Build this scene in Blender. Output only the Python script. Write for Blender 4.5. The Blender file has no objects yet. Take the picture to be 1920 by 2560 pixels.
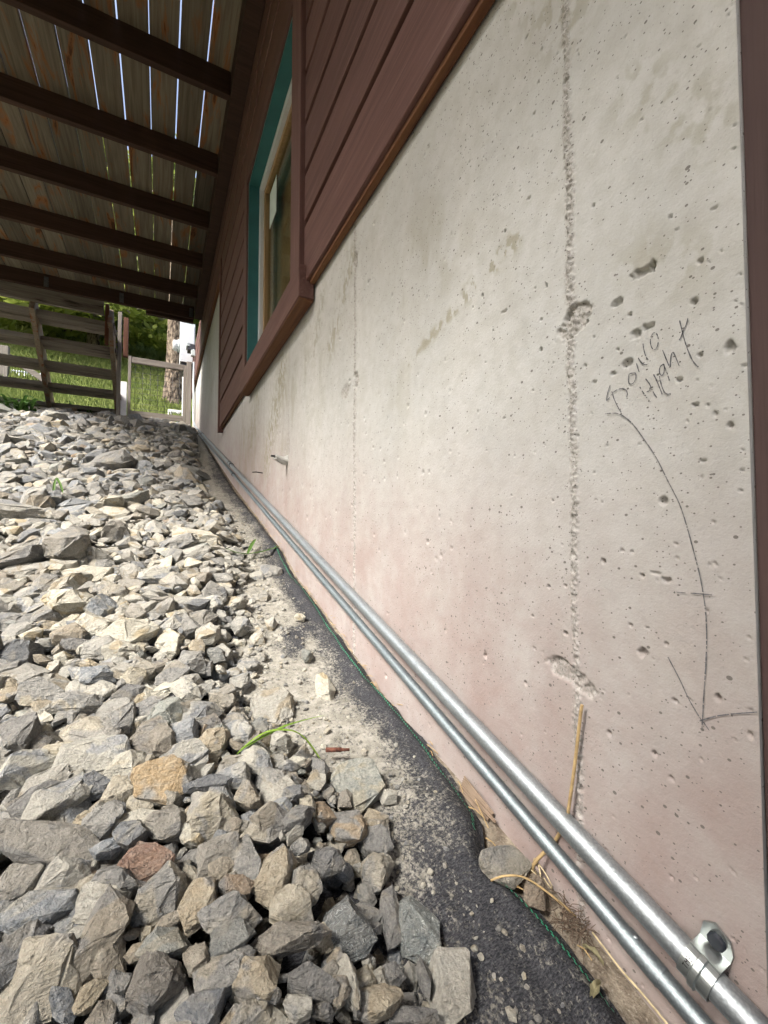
import bpy, bmesh, math, random
import numpy as np
from mathutils import Vector, Matrix, Euler

# ------------------------------------------------------------------ camera, sky, sun, exposure
scene = bpy.context.scene
SUN_AZ, SUN_EL = math.radians(248), math.radians(50)
cam_data = bpy.data.cameras.new('camera')
cam = bpy.data.objects.new('camera', cam_data)
scene.collection.objects.link(cam)
scene.camera = cam
cam.location = (-0.42, 0.0, 0.55)
YAW, PITCH = math.radians(27.6095), math.radians(2.1409)
cam.rotation_euler = (math.pi / 2 + PITCH, 0.0, -YAW)
cam_data.sensor_fit = 'VERTICAL'
cam_data.sensor_height = 36.0
cam_data.lens = 36.0 * 1070.0 / 2560.0
cam_data.clip_start = 0.02
cam_data.clip_end = 2000.0

world = bpy.data.worlds.new('World')
scene.world = world
world.use_nodes = True
wn = world.node_tree
bg = wn.nodes['Background']
sky = wn.nodes.new('ShaderNodeTexSky')
sky.sky_type = 'NISHITA'
sky.sun_disc = False
sky.sun_elevation = SUN_EL
sky.sun_rotation = SUN_AZ
sky.air_density = 1.0
sky.dust_density = 6.0
sky.ozone_density = 0.6
wn.links.new(sky.outputs['Color'], bg.inputs['Color'])
bg.inputs['Strength'].default_value = 0.15

sun_data = bpy.data.lights.new('sun', 'SUN')
sun_data.energy = 3.2
sun_data.angle = math.radians(14.0)
sun_data.color = (1.0, 0.975, 0.94)
sun = bpy.data.objects.new('sun', sun_data)
scene.collection.objects.link(sun)
to_sun = Vector((math.sin(SUN_AZ) * math.cos(SUN_EL), math.cos(SUN_AZ) * math.cos(SUN_EL), math.sin(SUN_EL)))
sun.rotation_euler = to_sun.to_track_quat('Z', 'Y').to_euler()
sun.location = (-3, -2, 6)

scene.view_settings.view_transform = 'Standard'
scene.view_settings.look = 'None'
scene.view_settings.exposure = 1.52
scene.view_settings.gamma = 1.0
scene.view_settings.use_curve_mapping = False
scene.cycles.use_denoising = True
scene.cycles.max_bounces = 5
scene.cycles.diffuse_bounces = 3
scene.cycles.use_adaptive_sampling = True
scene.cycles.adaptive_threshold = 0.04
scene.cycles.caustics_reflective = False
scene.cycles.caustics_refractive = False

COL = scene.collection
rnd = random.Random(7)

# ------------------------------------------------------------------ helpers
def link(o, parent=None):
    COL.objects.link(o)
    if parent is not None:
        o.parent = parent
    return o

def tag(o, label=None, cat=None, group=None, kind=None):
    if label: o['label'] = label
    if cat: o['category'] = cat
    if group: o['group'] = group
    if kind: o['kind'] = kind
    return o

def empty(name, loc=(0, 0, 0)):
    o = bpy.data.objects.new(name, None)
    o.location = loc
    o.empty_display_size = 0.05
    return link(o)

def place(o, parent):
    """parent keeping world placement (meshes are written in world coordinates)"""
    o.parent = parent
    base = parent
    off = Vector((0, 0, 0))
    while base is not None:
        off += base.location
        base = base.parent
    o.location = Vector(o.location) - off
    return o

def mesh_obj(name, verts, faces, mat, parent=None, smooth=False):
    me = bpy.data.meshes.new(name)
    me.from_pydata([tuple(map(float, v)) for v in verts], [], [tuple(map(int, f)) for f in faces])
    me.update()
    if mat is not None:
        me.materials.append(mat)
    if smooth:
        me.polygons.foreach_set('use_smooth', [True] * len(me.polygons))
    o = bpy.data.objects.new(name, me)
    COL.objects.link(o)
    if parent is not None:
        place(o, parent)
    return o

def np_mesh(name, verts, faces, mat, parent=None, smooth=False, mat_idx=None, mats=None):
    """verts (n,3) array, faces (m,k) array with constant k"""
    verts = np.asarray(verts, np.float32); faces = np.asarray(faces, np.int32)
    k = faces.shape[1]; m = len(faces)
    me = bpy.data.meshes.new(name)
    me.vertices.add(len(verts)); me.vertices.foreach_set('co', verts.ravel())
    me.loops.add(m * k); me.loops.foreach_set('vertex_index', faces.ravel())
    me.polygons.add(m)
    me.polygons.foreach_set('loop_start', np.arange(m, dtype=np.int32) * k)
    me.polygons.foreach_set('loop_total', np.full(m, k, np.int32))
    for mm in (mats or [mat]):
        me.materials.append(mm)
    if mat_idx is not None:
        me.polygons.foreach_set('material_index', np.asarray(mat_idx, np.int32))
    me.polygons.foreach_set('use_smooth', np.full(m, bool(smooth)))
    me.update(calc_edges=True)
    me.validate()
    o = bpy.data.objects.new(name, me)
    COL.objects.link(o)
    if parent is not None:
        place(o, parent)
    return o

def box(name, x0, x1, y0, y1, z0, z1, mat, parent=None, bev=0.003, warp=0.0):
    bm = bmesh.new()
    bmesh.ops.create_cube(bm, size=1.0)
    cx, cy, cz = (x0 + x1) / 2, (y0 + y1) / 2, (z0 + z1) / 2
    for v in bm.verts:
        v.co = Vector((v.co.x * (x1 - x0), v.co.y * (y1 - y0), v.co.z * (z1 - z0)))
    if bev > 0:
        bmesh.ops.bevel(bm, geom=list(bm.edges), offset=bev, segments=2, affect='EDGES', profile=0.6)
    if warp:
        for v in bm.verts:
            v.co += Vector((rnd.uniform(-warp, warp), 0, rnd.uniform(-warp, warp)))
    me = bpy.data.meshes.new(name)
    bm.to_mesh(me); bm.free()
    me.materials.append(mat)
    o = bpy.data.objects.new(name, me)
    o.location = (cx, cy, cz)
    COL.objects.link(o)
    if parent is not None:
        place(o, parent)
    return o

def beam(name, p0, p1, w, h, mat, parent=None, bev=0.003, up=(0, 0, 1)):
    """a sawn board from p0 to p1, w wide (sideways), h deep (along up)"""
    p0, p1 = Vector(p0), Vector(p1)
    d = (p1 - p0); L = d.length; d.normalize()
    s = d.cross(Vector(up)).normalized(); u = s.cross(d).normalized()
    bm = bmesh.new()
    bmesh.ops.create_cube(bm, size=1.0)
    for v in bm.verts:
        v.co = Vector((v.co.x * w, v.co.y * L, v.co.z * h))
    bmesh.ops.bevel(bm, geom=list(bm.edges), offset=bev, segments=2, affect='EDGES', profile=0.6)
    me = bpy.data.meshes.new(name)
    bm.to_mesh(me); bm.free()
    me.materials.append(mat)
    o = bpy.data.objects.new(name, me)
    M = Matrix((s, d, u)).transposed().to_4x4()
    M.translation = (p0 + p1) / 2
    COL.objects.link(o)
    o.matrix_world = M
    o.location = M.translation; o.rotation_euler = M.to_euler()
    if parent is not None:
        place(o, parent)
    return o

def tube_geo(pts, rad, seg=20, caps=True):
    pts = [Vector(p) for p in pts]
    n = len(pts)
    if not hasattr(rad, '__len__'):
        rad = [rad] * n
    verts, faces = [], []
    up = None
    for i, p in enumerate(pts):
        d = (pts[min(i + 1, n - 1)] - pts[max(i - 1, 0)]).normalized()
        if up is None:
            up = d.orthogonal().normalized()
        up = (up - d * up.dot(d)).normalized()
        s = d.cross(up)
        for k in range(seg):
            a = 2 * math.pi * k / seg
            verts.append(p + (up * math.cos(a) + s * math.sin(a)) * rad[i])
    for i in range(n - 1):
        for k in range(seg):
            a, b = i * seg + k, i * seg + (k + 1) % seg
            faces.append((a, b, b + seg, a + seg))
    if caps:
        faces.append(tuple(range(seg))[::-1])
        faces.append(tuple(range((n - 1) * seg, n * seg)))
    return verts, faces

def tube(name, pts, rad, mat, parent=None, seg=20, smooth=True):
    v, f = tube_geo(pts, rad, seg)
    return mesh_obj(name, v, f, mat, parent, smooth)

def merge_geo(parts):
    V, Fc = [], []
    for v, f in parts:
        o = len(V); V += list(v); Fc += [tuple(i + o for i in q) for q in f]
    return V, Fc

# value noise in numpy
_tab = np.random.default_rng(11).random((256, 256))
def vnoise(a, b, seed=0):
    a = np.asarray(a, float) + seed * 17.31; b = np.asarray(b, float) + seed * 9.77
    ia, ib = np.floor(a).astype(int), np.floor(b).astype(int)
    fa, fb = a - ia, b - ib
    fa = fa * fa * (3 - 2 * fa); fb = fb * fb * (3 - 2 * fb)
    A = _tab[ia % 256, ib % 256]; B = _tab[(ia + 1) % 256, ib % 256]
    C = _tab[ia % 256, (ib + 1) % 256]; D = _tab[(ia + 1) % 256, (ib + 1) % 256]
    return (A * (1 - fa) + B * fa) * (1 - fb) + (C * (1 - fa) + D * fa) * fb
def fbm(a, b, seed=0, oct=4):
    s = 0; amp = 0.5; t = 0
    for i in range(oct):
        s = s + amp * vnoise(np.asarray(a) * 2 ** i, np.asarray(b) * 2 ** i, seed + i); t += amp; amp *= 0.5
    return s / t
def sstep(e0, e1, x):
    t = np.clip((np.asarray(x, float) - e0) / (e1 - e0), 0, 1)
    return t * t * (3 - 2 * t)

# ------------------------------------------------------------------ materials
def new_mat(name, rough=0.8, spec=0.3):
    m = bpy.data.materials.new(name); m.use_nodes = True
    nt = m.node_tree
    b = nt.nodes['Principled BSDF']
    b.inputs['Roughness'].default_value = rough
    b.inputs['Specular IOR Level'].default_value = spec
    return m, nt, b

class NT:
    def __init__(s, nt): s.nt = nt
    def n(s, t, **kw):
        nd = s.nt.nodes.new(t)
        for k, v in kw.items():
            if k.startswith('i_'):
                nd.inputs[k[2:].replace('_', ' ')].default_value = v
            else:
                setattr(nd, k, v)
        return nd
    def l(s, a, b): s.nt.links.new(a, b)
    def val(s, x, sock):
        if hasattr(x, 'is_output'): s.l(x, sock)
        else: sock.default_value = x
    def math(s, op, a, b=0.0, clamp=False):
        nd = s.n('ShaderNodeMath', operation=op); nd.use_clamp = clamp
        s.val(a, nd.inputs[0]); s.val(b, nd.inputs[1]); return nd.outputs[0]
    def mix(s, fac, a, b, blend='MIX'):
        nd = s.n('ShaderNodeMix', data_type='RGBA', blend_type=blend)
        s.val(fac, nd.inputs[0])
        s.val(a if hasattr(a, 'is_output') else (*a, 1), nd.inputs[6])
        s.val(b if hasattr(b, 'is_output') else (*b, 1), nd.inputs[7])
        return nd.outputs[2]
    def ramp(s, fac, e0, e1, c0=(0, 0, 0), c1=(1, 1, 1)):
        nd = s.n('ShaderNodeValToRGB')
        nd.color_ramp.elements[0].position = e0; nd.color_ramp.elements[1].position = e1
        nd.color_ramp.elements[0].color = (*c0, 1); nd.color_ramp.elements[1].color = (*c1, 1)
        s.l(fac, nd.inputs[0]); return nd.outputs[0]
    def noise(s, vec, scale, detail=4, rough=0.55, dist=0.0):
        nd = s.n('ShaderNodeTexNoise')
        nd.inputs['Scale'].default_value = scale; nd.inputs['Detail'].default_value = detail
        nd.inputs['Roughness'].default_value = rough; nd.inputs['Distortion'].default_value = dist
        if vec is not None: s.l(vec, nd.inputs['Vector'])
        return nd.outputs['Fac']
    def pos(s): return s.n('ShaderNodeNewGeometry').outputs['Position']
    def island(s):
        r = s.n('ShaderNodeNewGeometry').outputs['Random Per Island']
        o = s.n('ShaderNodeObjectInfo').outputs['Random']
        return s.math('FRACT', s.math('ADD', s.math('MULTIPLY', r, 3.7), s.math('MULTIPLY', o, 5.3)))
    def obj_random(s): return s.n('ShaderNodeObjectInfo').outputs['Random']
    def mapped(s, vec, scale=(1, 1, 1), loc=(0, 0, 0)):
        nd = s.n('ShaderNodeMapping')
        nd.inputs['Scale'].default_value = scale; nd.inputs['Location'].default_value = loc
        s.l(vec, nd.inputs['Vector']); return nd.outputs['Vector']
    def shift(s, vec, amount):
        c = s.n('ShaderNodeCombineXYZ')
        s.l(amount, c.inputs[0]); s.l(amount, c.inputs[1]); s.l(amount, c.inputs[2])
        nd = s.n('ShaderNodeVectorMath', operation='ADD'); s.l(vec, nd.inputs[0]); s.l(c.outputs[0], nd.inputs[1])
        return nd.outputs[0]
    def bump(s, h, strength, dist, bsdf, normal=None):
        nd = s.n('ShaderNodeBump')
        nd.inputs['Strength'].default_value = strength; nd.inputs['Distance'].default_value = dist
        s.l(h, nd.inputs['Height'])
        if normal is not None: s.l(normal, nd.inputs['Normal'])
        s.l(nd.outputs['Normal'], bsdf.inputs['Normal']); return nd.outputs['Normal']

def stone_mat(name, c0, c1, c2=None, vein=None):
    """fractured crushed rock: c0/c1 body colours, c2 patch colour (own mineral stain)"""
    m, nt, b = new_mat(name, 0.85, 0.25); N = NT(nt)
    p = N.pos(); r = N.island()
    ps = N.shift(p, N.math('MULTIPLY', r, 7.0))
    big = N.noise(ps, 34, 4, 0.65, 0.8)
    col = N.mix(N.ramp(big, 0.36, 0.64), c0, c1)
    if c2:
        patch = N.noise(N.shift(ps, r), 19, 2, 0.5, 1.2)
        col = N.mix(N.ramp(patch, 0.55, 0.62), col, c2)
    # bedding streaks
    st = N.noise(N.mapped(ps, (40, 40, 330)), 1.0, 3, 0.6)
    col = N.mix(N.math('MULTIPLY', N.ramp(st, 0.5, 0.75), 0.28), col, (0.55, 0.53, 0.46))
    mot = N.noise(ps, 95, 5, 0.7, 0.4)
    col = N.mix(N.math('MULTIPLY', N.ramp(mot, 0.40, 0.62), 0.55), N.mix(0.24, col, (0.08, 0.08, 0.078)), N.mix(0.35, col, (0.66, 0.63, 0.54)))
    # crystalline speckle and pale dust
    fine = N.noise(p, 380, 5, 0.78)
    col = N.mix(N.math('MULTIPLY', N.ramp(fine, 0.4, 0.66), 0.55), N.mix(0.42, col, (0.07, 0.07, 0.07)), N.mix(0.25, col, (0.74, 0.70, 0.60)))
    if vein:
        v = N.n('ShaderNodeTexVoronoi', feature='DISTANCE_TO_EDGE'); v.inputs['Scale'].default_value = 30
        N.l(N.shift(p, N.noise(p, 40, 2)), v.inputs['Vector'])
        col = N.mix(N.ramp(v.outputs['Distance'], 0.0, 0.035, (1, 1, 1), (0, 0, 0)), col, (0.55, 0.58, 0.56))
    hv = N.n('ShaderNodeHueSaturation'); N.l(col, hv.inputs['Color'])
    N.l(N.math('ADD', N.math('MULTIPLY', r, 0.5), 0.76), hv.inputs['Value'])
    N.l(N.math('ADD', N.math('MULTIPLY', r, 0.5), 0.75), hv.inputs['Saturation'])
    N.l(hv.outputs[0], b.inputs['Base Color'])
    h = N.math('ADD', N.math('MULTIPLY', N.noise(ps, 85, 6, 0.7), 1.5), N.math('MULTIPLY', N.noise(N.mapped(ps, (60, 60, 420)), 1.0, 3, 0.6), 0.6))
    h = N.math('ADD', h, N.math('MULTIPLY', fine, 0.35))
    N.bump(h, 0.9, 0.009, b)
    return m

STONE = {
    'white': stone_mat('stone_cream', (0.54, 0.51, 0.42), (0.66, 0.64, 0.55), (0.46, 0.38, 0.24)),
    'pale': stone_mat('stone_pale', (0.43, 0.425, 0.385), (0.55, 0.53, 0.455), (0.28, 0.30, 0.32)),
    'tan_pale': stone_mat('stone_beige', (0.43, 0.385, 0.285), (0.53, 0.49, 0.40), (0.33, 0.32, 0.29)),
    'tan': stone_mat('stone_tan', (0.36, 0.29, 0.19), (0.46, 0.40, 0.29), (0.27, 0.26, 0.24)),
    'grey': stone_mat('stone_grey', (0.22, 0.225, 0.225), (0.33, 0.325, 0.30), (0.38, 0.345, 0.27)),
    'blue': stone_mat('stone_blue_grey', (0.17, 0.20, 0.235), (0.27, 0.295, 0.32), (0.40, 0.385, 0.33)),
    'green': stone_mat('stone_green_grey', (0.25, 0.275, 0.255), (0.34, 0.355, 0.32), (0.38, 0.36, 0.28)),
    'brown': stone_mat('stone_brown', (0.23, 0.195, 0.145), (0.32, 0.285, 0.225), (0.24, 0.235, 0.22)),
    'rust': stone_mat('stone_rust', (0.40, 0.165, 0.065), (0.47, 0.25, 0.13), (0.33, 0.12, 0.045)),
    'rust2': stone_mat('stone_ochre', (0.36, 0.24, 0.13), (0.40, 0.30, 0.20), (0.26, 0.25, 0.23)),
    'twotone': stone_mat('stone_two_tone', (0.26, 0.26, 0.25), (0.33, 0.32, 0.29), (0.42, 0.30, 0.16)),
    'bluevein': stone_mat('stone_veined', (0.13, 0.16, 0.17), (0.20, 0.235, 0.235), (0.27, 0.29, 0.27), vein=True),
}

def concrete_mat():
    m, nt, b = new_mat('concrete', 0.88, 0.2); N = NT(nt)
    p = N.pos()
    stain = N.n('ShaderNodeAttribute', attribute_name='stain').outputs['Fac']
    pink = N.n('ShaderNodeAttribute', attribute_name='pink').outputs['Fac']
    expo = N.n('ShaderNodeAttribute', attribute_name='expose').outputs['Fac']
    big = N.noise(p, 3.5, 4, 0.55)
    col = N.mix(N.ramp(big, 0.35, 0.68), (0.43, 0.435, 0.42), (0.51, 0.515, 0.50))
    streak = N.noise(N.mapped(p, (9, 9, 0.8)), 1.0, 4, 0.6)
    col = N.mix(N.math('MULTIPLY', N.ramp(streak, 0.5, 0.72), 0.35), col, (0.55, 0.548, 0.525))
    mott = N.noise(p, 38, 4, 0.6)
    col = N.mix(N.math('MULTIPLY', N.ramp(mott, 0.42, 0.62), 0.30), col, (0.35, 0.34, 0.31))
    blot = N.noise(p, 7, 5, 0.65, 0.5)
    col = N.mix(N.math('MULTIPLY', N.ramp(blot, 0.48, 0.62), 0.20), col, (0.34, 0.325, 0.28))
    col = N.mix(N.math('MULTIPLY', pink, N.math('ADD', 0.50, N.math('MULTIPLY', N.ramp(N.noise(p, 9, 5, 0.65), 0.32, 0.66), 0.42))), col, (0.30, 0.228, 0.207))  # pink stain; its dark tone also paints shade low on the wall
    col = N.mix(N.math('MULTIPLY', stain, 0.75), col, (0.27, 0.255, 0.185))
    sp = N.noise(p, 420, 3, 0.7)
    col = N.mix(N.math('MULTIPLY', N.ramp(sp, 0.55, 0.72), 0.28), col, (0.27, 0.255, 0.235))
    col = N.mix(N.math('MULTIPLY', expo, 0.6), col, N.mix(N.ramp(N.noise(p, 150, 4, 0.7), 0.4, 0.6), (0.27, 0.25, 0.225), (0.46, 0.45, 0.42)))
    col = N.mix(N.math('MULTIPLY', expo, N.ramp(N.noise(p, 260, 3, 0.7), 0.50, 0.62)), col, (0.24, 0.23, 0.21))
    # tiny pits painted as dark spots for the shade inside them
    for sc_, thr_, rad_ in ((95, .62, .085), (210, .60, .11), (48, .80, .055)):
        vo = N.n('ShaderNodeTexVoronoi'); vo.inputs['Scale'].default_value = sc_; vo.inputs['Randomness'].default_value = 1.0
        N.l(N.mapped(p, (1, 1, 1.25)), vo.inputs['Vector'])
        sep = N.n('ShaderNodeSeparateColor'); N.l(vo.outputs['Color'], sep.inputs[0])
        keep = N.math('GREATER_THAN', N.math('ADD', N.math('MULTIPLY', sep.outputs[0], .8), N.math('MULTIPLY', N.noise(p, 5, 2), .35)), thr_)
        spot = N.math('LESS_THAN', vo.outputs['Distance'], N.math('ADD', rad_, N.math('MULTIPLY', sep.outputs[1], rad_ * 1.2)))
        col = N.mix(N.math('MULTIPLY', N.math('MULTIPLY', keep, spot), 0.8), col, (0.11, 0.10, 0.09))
    N.l(col, b.inputs['Base Color'])
    h = N.math('ADD', N.noise(p, 260, 4, 0.7), N.math('MULTIPLY', N.noise(p, 60, 3), 0.7))
    N.bump(h, 0.30, 0.0025, b)
    return m
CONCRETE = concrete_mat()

def wood_mat(name, c0, c1, axis='Y', rough=0.75, stain=None, grain=1.0, vary=0.35, wear=None, bumpd=0.0015):
    m, nt, b = new_mat(name, rough, 0.25); N = NT(nt)
    p = N.pos(); r = N.obj_random()
    ps = N.shift(p, N.math('MULTIPLY', r, 13.0))
    sc = {'X': (1.2, 30, 30), 'Y': (30, 1.2, 30), 'Z': (30, 30, 1.2)}[axis]
    g = N.noise(N.mapped(ps, tuple(s * grain for s in sc)), 1.6, 6, 0.62, 0.8)
    col = N.mix(N.ramp(g, 0.34, 0.66), c0, c1)
    fine = N.noise(N.mapped(ps, tuple(s * 6 * grain if s > 5 else s * 3 for s in sc)), 1.0, 3, 0.6)
    col = N.mix(N.math('MULTIPLY', N.ramp(fine, 0.5, 0.7), 0.3), col, tuple(c * 0.55 for c in c0))
    if stain:
        s2 = {'X': (1.4, 7, 7), 'Y': (7, 1.4, 7), 'Z': (7, 7, 1.4)}[axis]
        k = N.noise(N.mapped(N.shift(ps, r), s2), 1.3, 5, 0.62, 1.2)
        col = N.mix(N.math('MULTIPLY', N.ramp(k, 0.535, 0.62), 0.85), col, stain)
        col = N.mix(N.math('MULTIPLY', N.ramp(k, 0.62, 0.67), 0.8), col, tuple(c * 0.2 for c in stain))
    if wear:
        w = N.noise(N.mapped(ps, tuple(s * 2 if s > 5 else s * 2.5 for s in sc)), 1.0, 5, 0.7)
        col = N.mix(N.math('MULTIPLY', N.ramp(w, 0.55, 0.72), 0.6), col, wear)
    hv = N.n('ShaderNodeHueSaturation'); N.l(col, hv.inputs['Color'])
    N.l(N.math('ADD', N.math('MULTIPLY', r, vary), 1 - vary / 2), hv.inputs['Value'])
    N.l(hv.outputs[0], b.inputs['Base Color'])
    N.bump(N.math('ADD', g, N.math('MULTIPLY', fine, 0.5)), 0.5, bumpd, b)
    return m

SIDING = wood_mat('siding_stain', (0.088, 0.043, 0.036), (0.130, 0.068, 0.058), 'Y', 0.62, vary=0.22, wear=(0.20, 0.125, 0.11))
SIDING_V = wood_mat('siding_trim_stain', (0.092, 0.045, 0.038), (0.138, 0.074, 0.063), 'Z', 0.62, vary=0.12, wear=(0.20, 0.125, 0.11))
BROWN_BOARD = wood_mat('brown_end_board', (0.058, 0.036, 0.033), (0.078, 0.050, 0.046), 'Z', 0.75, vary=0.1)
RAW_WOOD = wood_mat('raw_underside_wood', (0.085, 0.036, 0.018), (0.15, 0.07, 0.032), 'Y', 0.75, stain=(0.13, 0.05, 0.02))
DECK_WOOD = wood_mat('deck_underside', (0.095, 0.08, 0.058), (0.165, 0.145, 0.107), 'Y', 0.8, stain=(0.20, 0.080, 0.025), vary=0.8)
JOIST_WOOD = wood_mat('joist_wood', (0.036, 0.019, 0.013), (0.062, 0.033, 0.023), 'X', 0.8, vary=0.3)
GREY_WOOD_X = wood_mat('weathered_wood_x', (0.14, 0.122, 0.10), (0.23, 0.205, 0.175), 'X', 0.85, stain=(0.12, 0.10, 0.085), vary=0.3)
GREY_WOOD_Z = wood_mat('weathered_wood_z', (0.135, 0.118, 0.10), (0.22, 0.20, 0.175), 'Z', 0.85, vary=0.3)
STRINGER_WOOD = wood_mat('stringer_wood', (0.16, 0.125, 0.09), (0.24, 0.20, 0.15), 'Z', 0.8, stain=(0.20, 0.075, 0.03), vary=0.3)
RED_POST = wood_mat('red_brown_post', (0.075, 0.028, 0.015), (0.115, 0.045, 0.022), 'Z', 0.7, vary=0.2)
PINE_TRIM = wood_mat('interior_pine', (0.26, 0.165, 0.075), (0.36, 0.245, 0.125), 'Z', 0.5, vary=0.2)
DRY_WOOD = wood_mat('wood_splinter', (0.16, 0.115, 0.08), (0.27, 0.205, 0.15), 'Y', 0.85, vary=0.2)

def plain_mat(name, col, rough=0.7, spec=0.3, metal=0.0, nscale=60, namp=0.25, bump=0.2, bdist=0.001):
    m, nt, b = new_mat(name, rough, spec); N = NT(nt)
    p = N.pos()
    k = N.noise(p, nscale, 4, 0.6)
    c = N.mix(N.ramp(k, 0.35, 0.7), tuple(x * (1 - namp) for x in col), tuple(min(1, x * (1 + namp)) for x in col))
    N.l(c, b.inputs['Base Color'])
    b.inputs['Metallic'].default_value = metal
    N.bump(N.noise(p, nscale * 4, 3), bump, bdist, b)
    return m

def galv_mat(name, col, rough):
    m, nt, b = new_mat(name, rough, 0.5); N = NT(nt)
    p = N.pos()
    v = N.n('ShaderNodeTexVoronoi'); v.inputs['Scale'].default_value = 420; N.l(p, v.inputs['Vector'])
    k = N.noise(p, 35, 4, 0.6)
    c = N.mix(N.math('MULTIPLY', v.outputs['Distance'], 0.9), tuple(x * 1.12 for x in col), tuple(x * 0.75 for x in col))
    c = N.mix(N.math('MULTIPLY', N.ramp(k, 0.45, 0.75), 0.4), c, tuple(x * 0.55 for x in col))
    N.l(c, b.inputs['Base Color']); b.inputs['Metallic'].default_value = 0.92
    rr = N.math('ADD', N.math('MULTIPLY', N.noise(p, 300, 3), 0.25), rough - 0.1)
    N.l(rr, b.inputs['Roughness'])
    N.bump(N.math('ADD', v.outputs['Distance'], N.noise(p, 900, 2)), 0.18, 0.0008, b)
    return m
GALV = galv_mat('galvanised_steel', (0.42, 0.46, 0.48), 0.50)
GALV_DARK = galv_mat('galvanised_steel_dull', (0.33, 0.38, 0.40), 0.50)
STRAP_METAL = plain_mat('zinc_strap', (0.42, 0.455, 0.45), 0.34, 0.5, 0.9, 40, 0.15, 0.03, 0.0004)
DARK_METAL = plain_mat('dark_metal', (0.06, 0.06, 0.065), 0.5, 0.5, 0.8)
BOLT_DARK = plain_mat('dark_anchor', (0.025, 0.03, 0.04), 0.5, 0.5, 0.2)
TEAL = plain_mat('teal_paint', (0.030, 0.125, 0.125), 0.45, 0.4, 0, 8, 0.12, 0.05)
VINYL = plain_mat('white_vinyl', (0.55, 0.58, 0.60), 0.4, 0.4, 0, 20, 0.05, 0.05)
STICKER = plain_mat('paper_sticker', (0.55, 0.62, 0.58), 0.6, 0.3, 0, 20, 0.08, 0.05)
DARK_ROOM = plain_mat('dark_interior', (0.035, 0.028, 0.022), 0.9)
REFLECTION_TAN = plain_mat('tan_reflection', (0.40, 0.245, 0.115), 0.7, 0.2, 0, 12, 0.2)
BOX_GREY = plain_mat('grey_enamel', (0.42, 0.47, 0.47), 0.45, 0.4, 0, 15, 0.08, 0.05)
BOX_WHITE = plain_mat('white_enamel', (0.50, 0.52, 0.54), 0.45, 0.4, 0, 15, 0.05, 0.05)
WHITE_PAINT = plain_mat('white_paint', (0.75, 0.75, 0.74), 0.6, 0.3, 0, 15, 0.08)
PENCIL = plain_mat('graphite', (0.13, 0.13, 0.14), 0.6, 0.4, 0, 500, 0.4)
STRAW = plain_mat('dry_straw', (0.42, 0.30, 0.145), 0.7, 0.3, 0, 90, 0.25)
STRAW_PALE = plain_mat('pale_straw', (0.60, 0.50, 0.30), 0.7, 0.3, 0, 90, 0.25)
DRY_LEAF = plain_mat('dry_leaf', (0.20, 0.18, 0.105), 0.8, 0.2, 0, 120, 0.35)
ROOT = plain_mat('dry_roots', (0.13, 0.095, 0.07), 0.9, 0.1, 0, 120, 0.4)
RUSTY = plain_mat('rusty_iron', (0.11, 0.045, 0.03), 0.9, 0.2, 0, 250, 0.45, 0.6)
BARK = None
SOIL = None
def leaf_mat(name, c0, c1, trans=0.35):
    m, nt, b = new_mat(name, 0.6, 0.25); N = NT(nt)
    r = N.island(); p = N.pos()
    k = N.math('ADD', N.math('MULTIPLY', r, 0.5), N.math('MULTIPLY', N.ramp(N.noise(p, 1.1, 4, 0.6), 0.35, 0.65), 0.5))
    c = N.mix(k, c0, c1)
    N.l(c, b.inputs['Base Color'])
    t = N.n('ShaderNodeBsdfTranslucent'); N.l(c, t.inputs['Color'])
    mx = N.n('ShaderNodeMixShader'); mx.inputs[0].default_value = trans
    out = nt.nodes['Material Output']
    N.l(b.outputs[0], mx.inputs[1]); N.l(t.outputs[0], mx.inputs[2]); N.l(mx.outputs[0], out.inputs['Surface'])
    return m
GRASS_BLADE = leaf_mat('fresh_grass_blade', (0.13, 0.24, 0.03), (0.24, 0.36, 0.06), 0.4)
GRASS_DARK = leaf_mat('dark_grass_blade', (0.05, 0.11, 0.025), (0.10, 0.18, 0.04), 0.35)  # grass in a darker, duller green
MEADOW = leaf_mat('meadow_grass', (0.12, 0.175, 0.035), (0.29, 0.33, 0.11), 0.4)
WEED = leaf_mat('weed_leaf', (0.03, 0.075, 0.015), (0.07, 0.14, 0.03), 0.3)
NEEDLES = [leaf_mat('needles_a', (0.08, 0.13, 0.03), (0.22, 0.26, 0.06), 0.45),
           leaf_mat('needles_b', (0.12, 0.17, 0.03), (0.32, 0.36, 0.09), 0.5),
           leaf_mat('needles_c', (0.035, 0.07, 0.025), (0.09, 0.13, 0.035), 0.3)]

def bark_mat():
    m, nt, b = new_mat('bark', 0.9, 0.15); N = NT(nt)
    p = N.pos()
    v = N.n('ShaderNodeTexVoronoi'); v.inputs['Scale'].default_value = 1.0
    N.l(N.shift(N.mapped(p, (24, 24, 9)), N.noise(p, 12, 3)), v.inputs['Vector'])
    k = N.noise(N.mapped(p, (60, 60, 14)), 1.0, 4, 0.65)
    c = N.mix(N.ramp(k, 0.35, 0.7), (0.10, 0.075, 0.055), (0.30, 0.25, 0.19))
    c = N.mix(N.ramp(v.outputs['Distance'], 0.45, 0.8), c, (0.035, 0.026, 0.02))
    N.l(c, b.inputs['Base Color'])
    N.bump(N.math('SUBTRACT', k, v.outputs['Distance']), 0.9, 0.03, b)
    return m
BARK = bark_mat()
TWIG = plain_mat('dead_twig', (0.22, 0.20, 0.18), 0.9, 0.1, 0, 40, 0.3)

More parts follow.
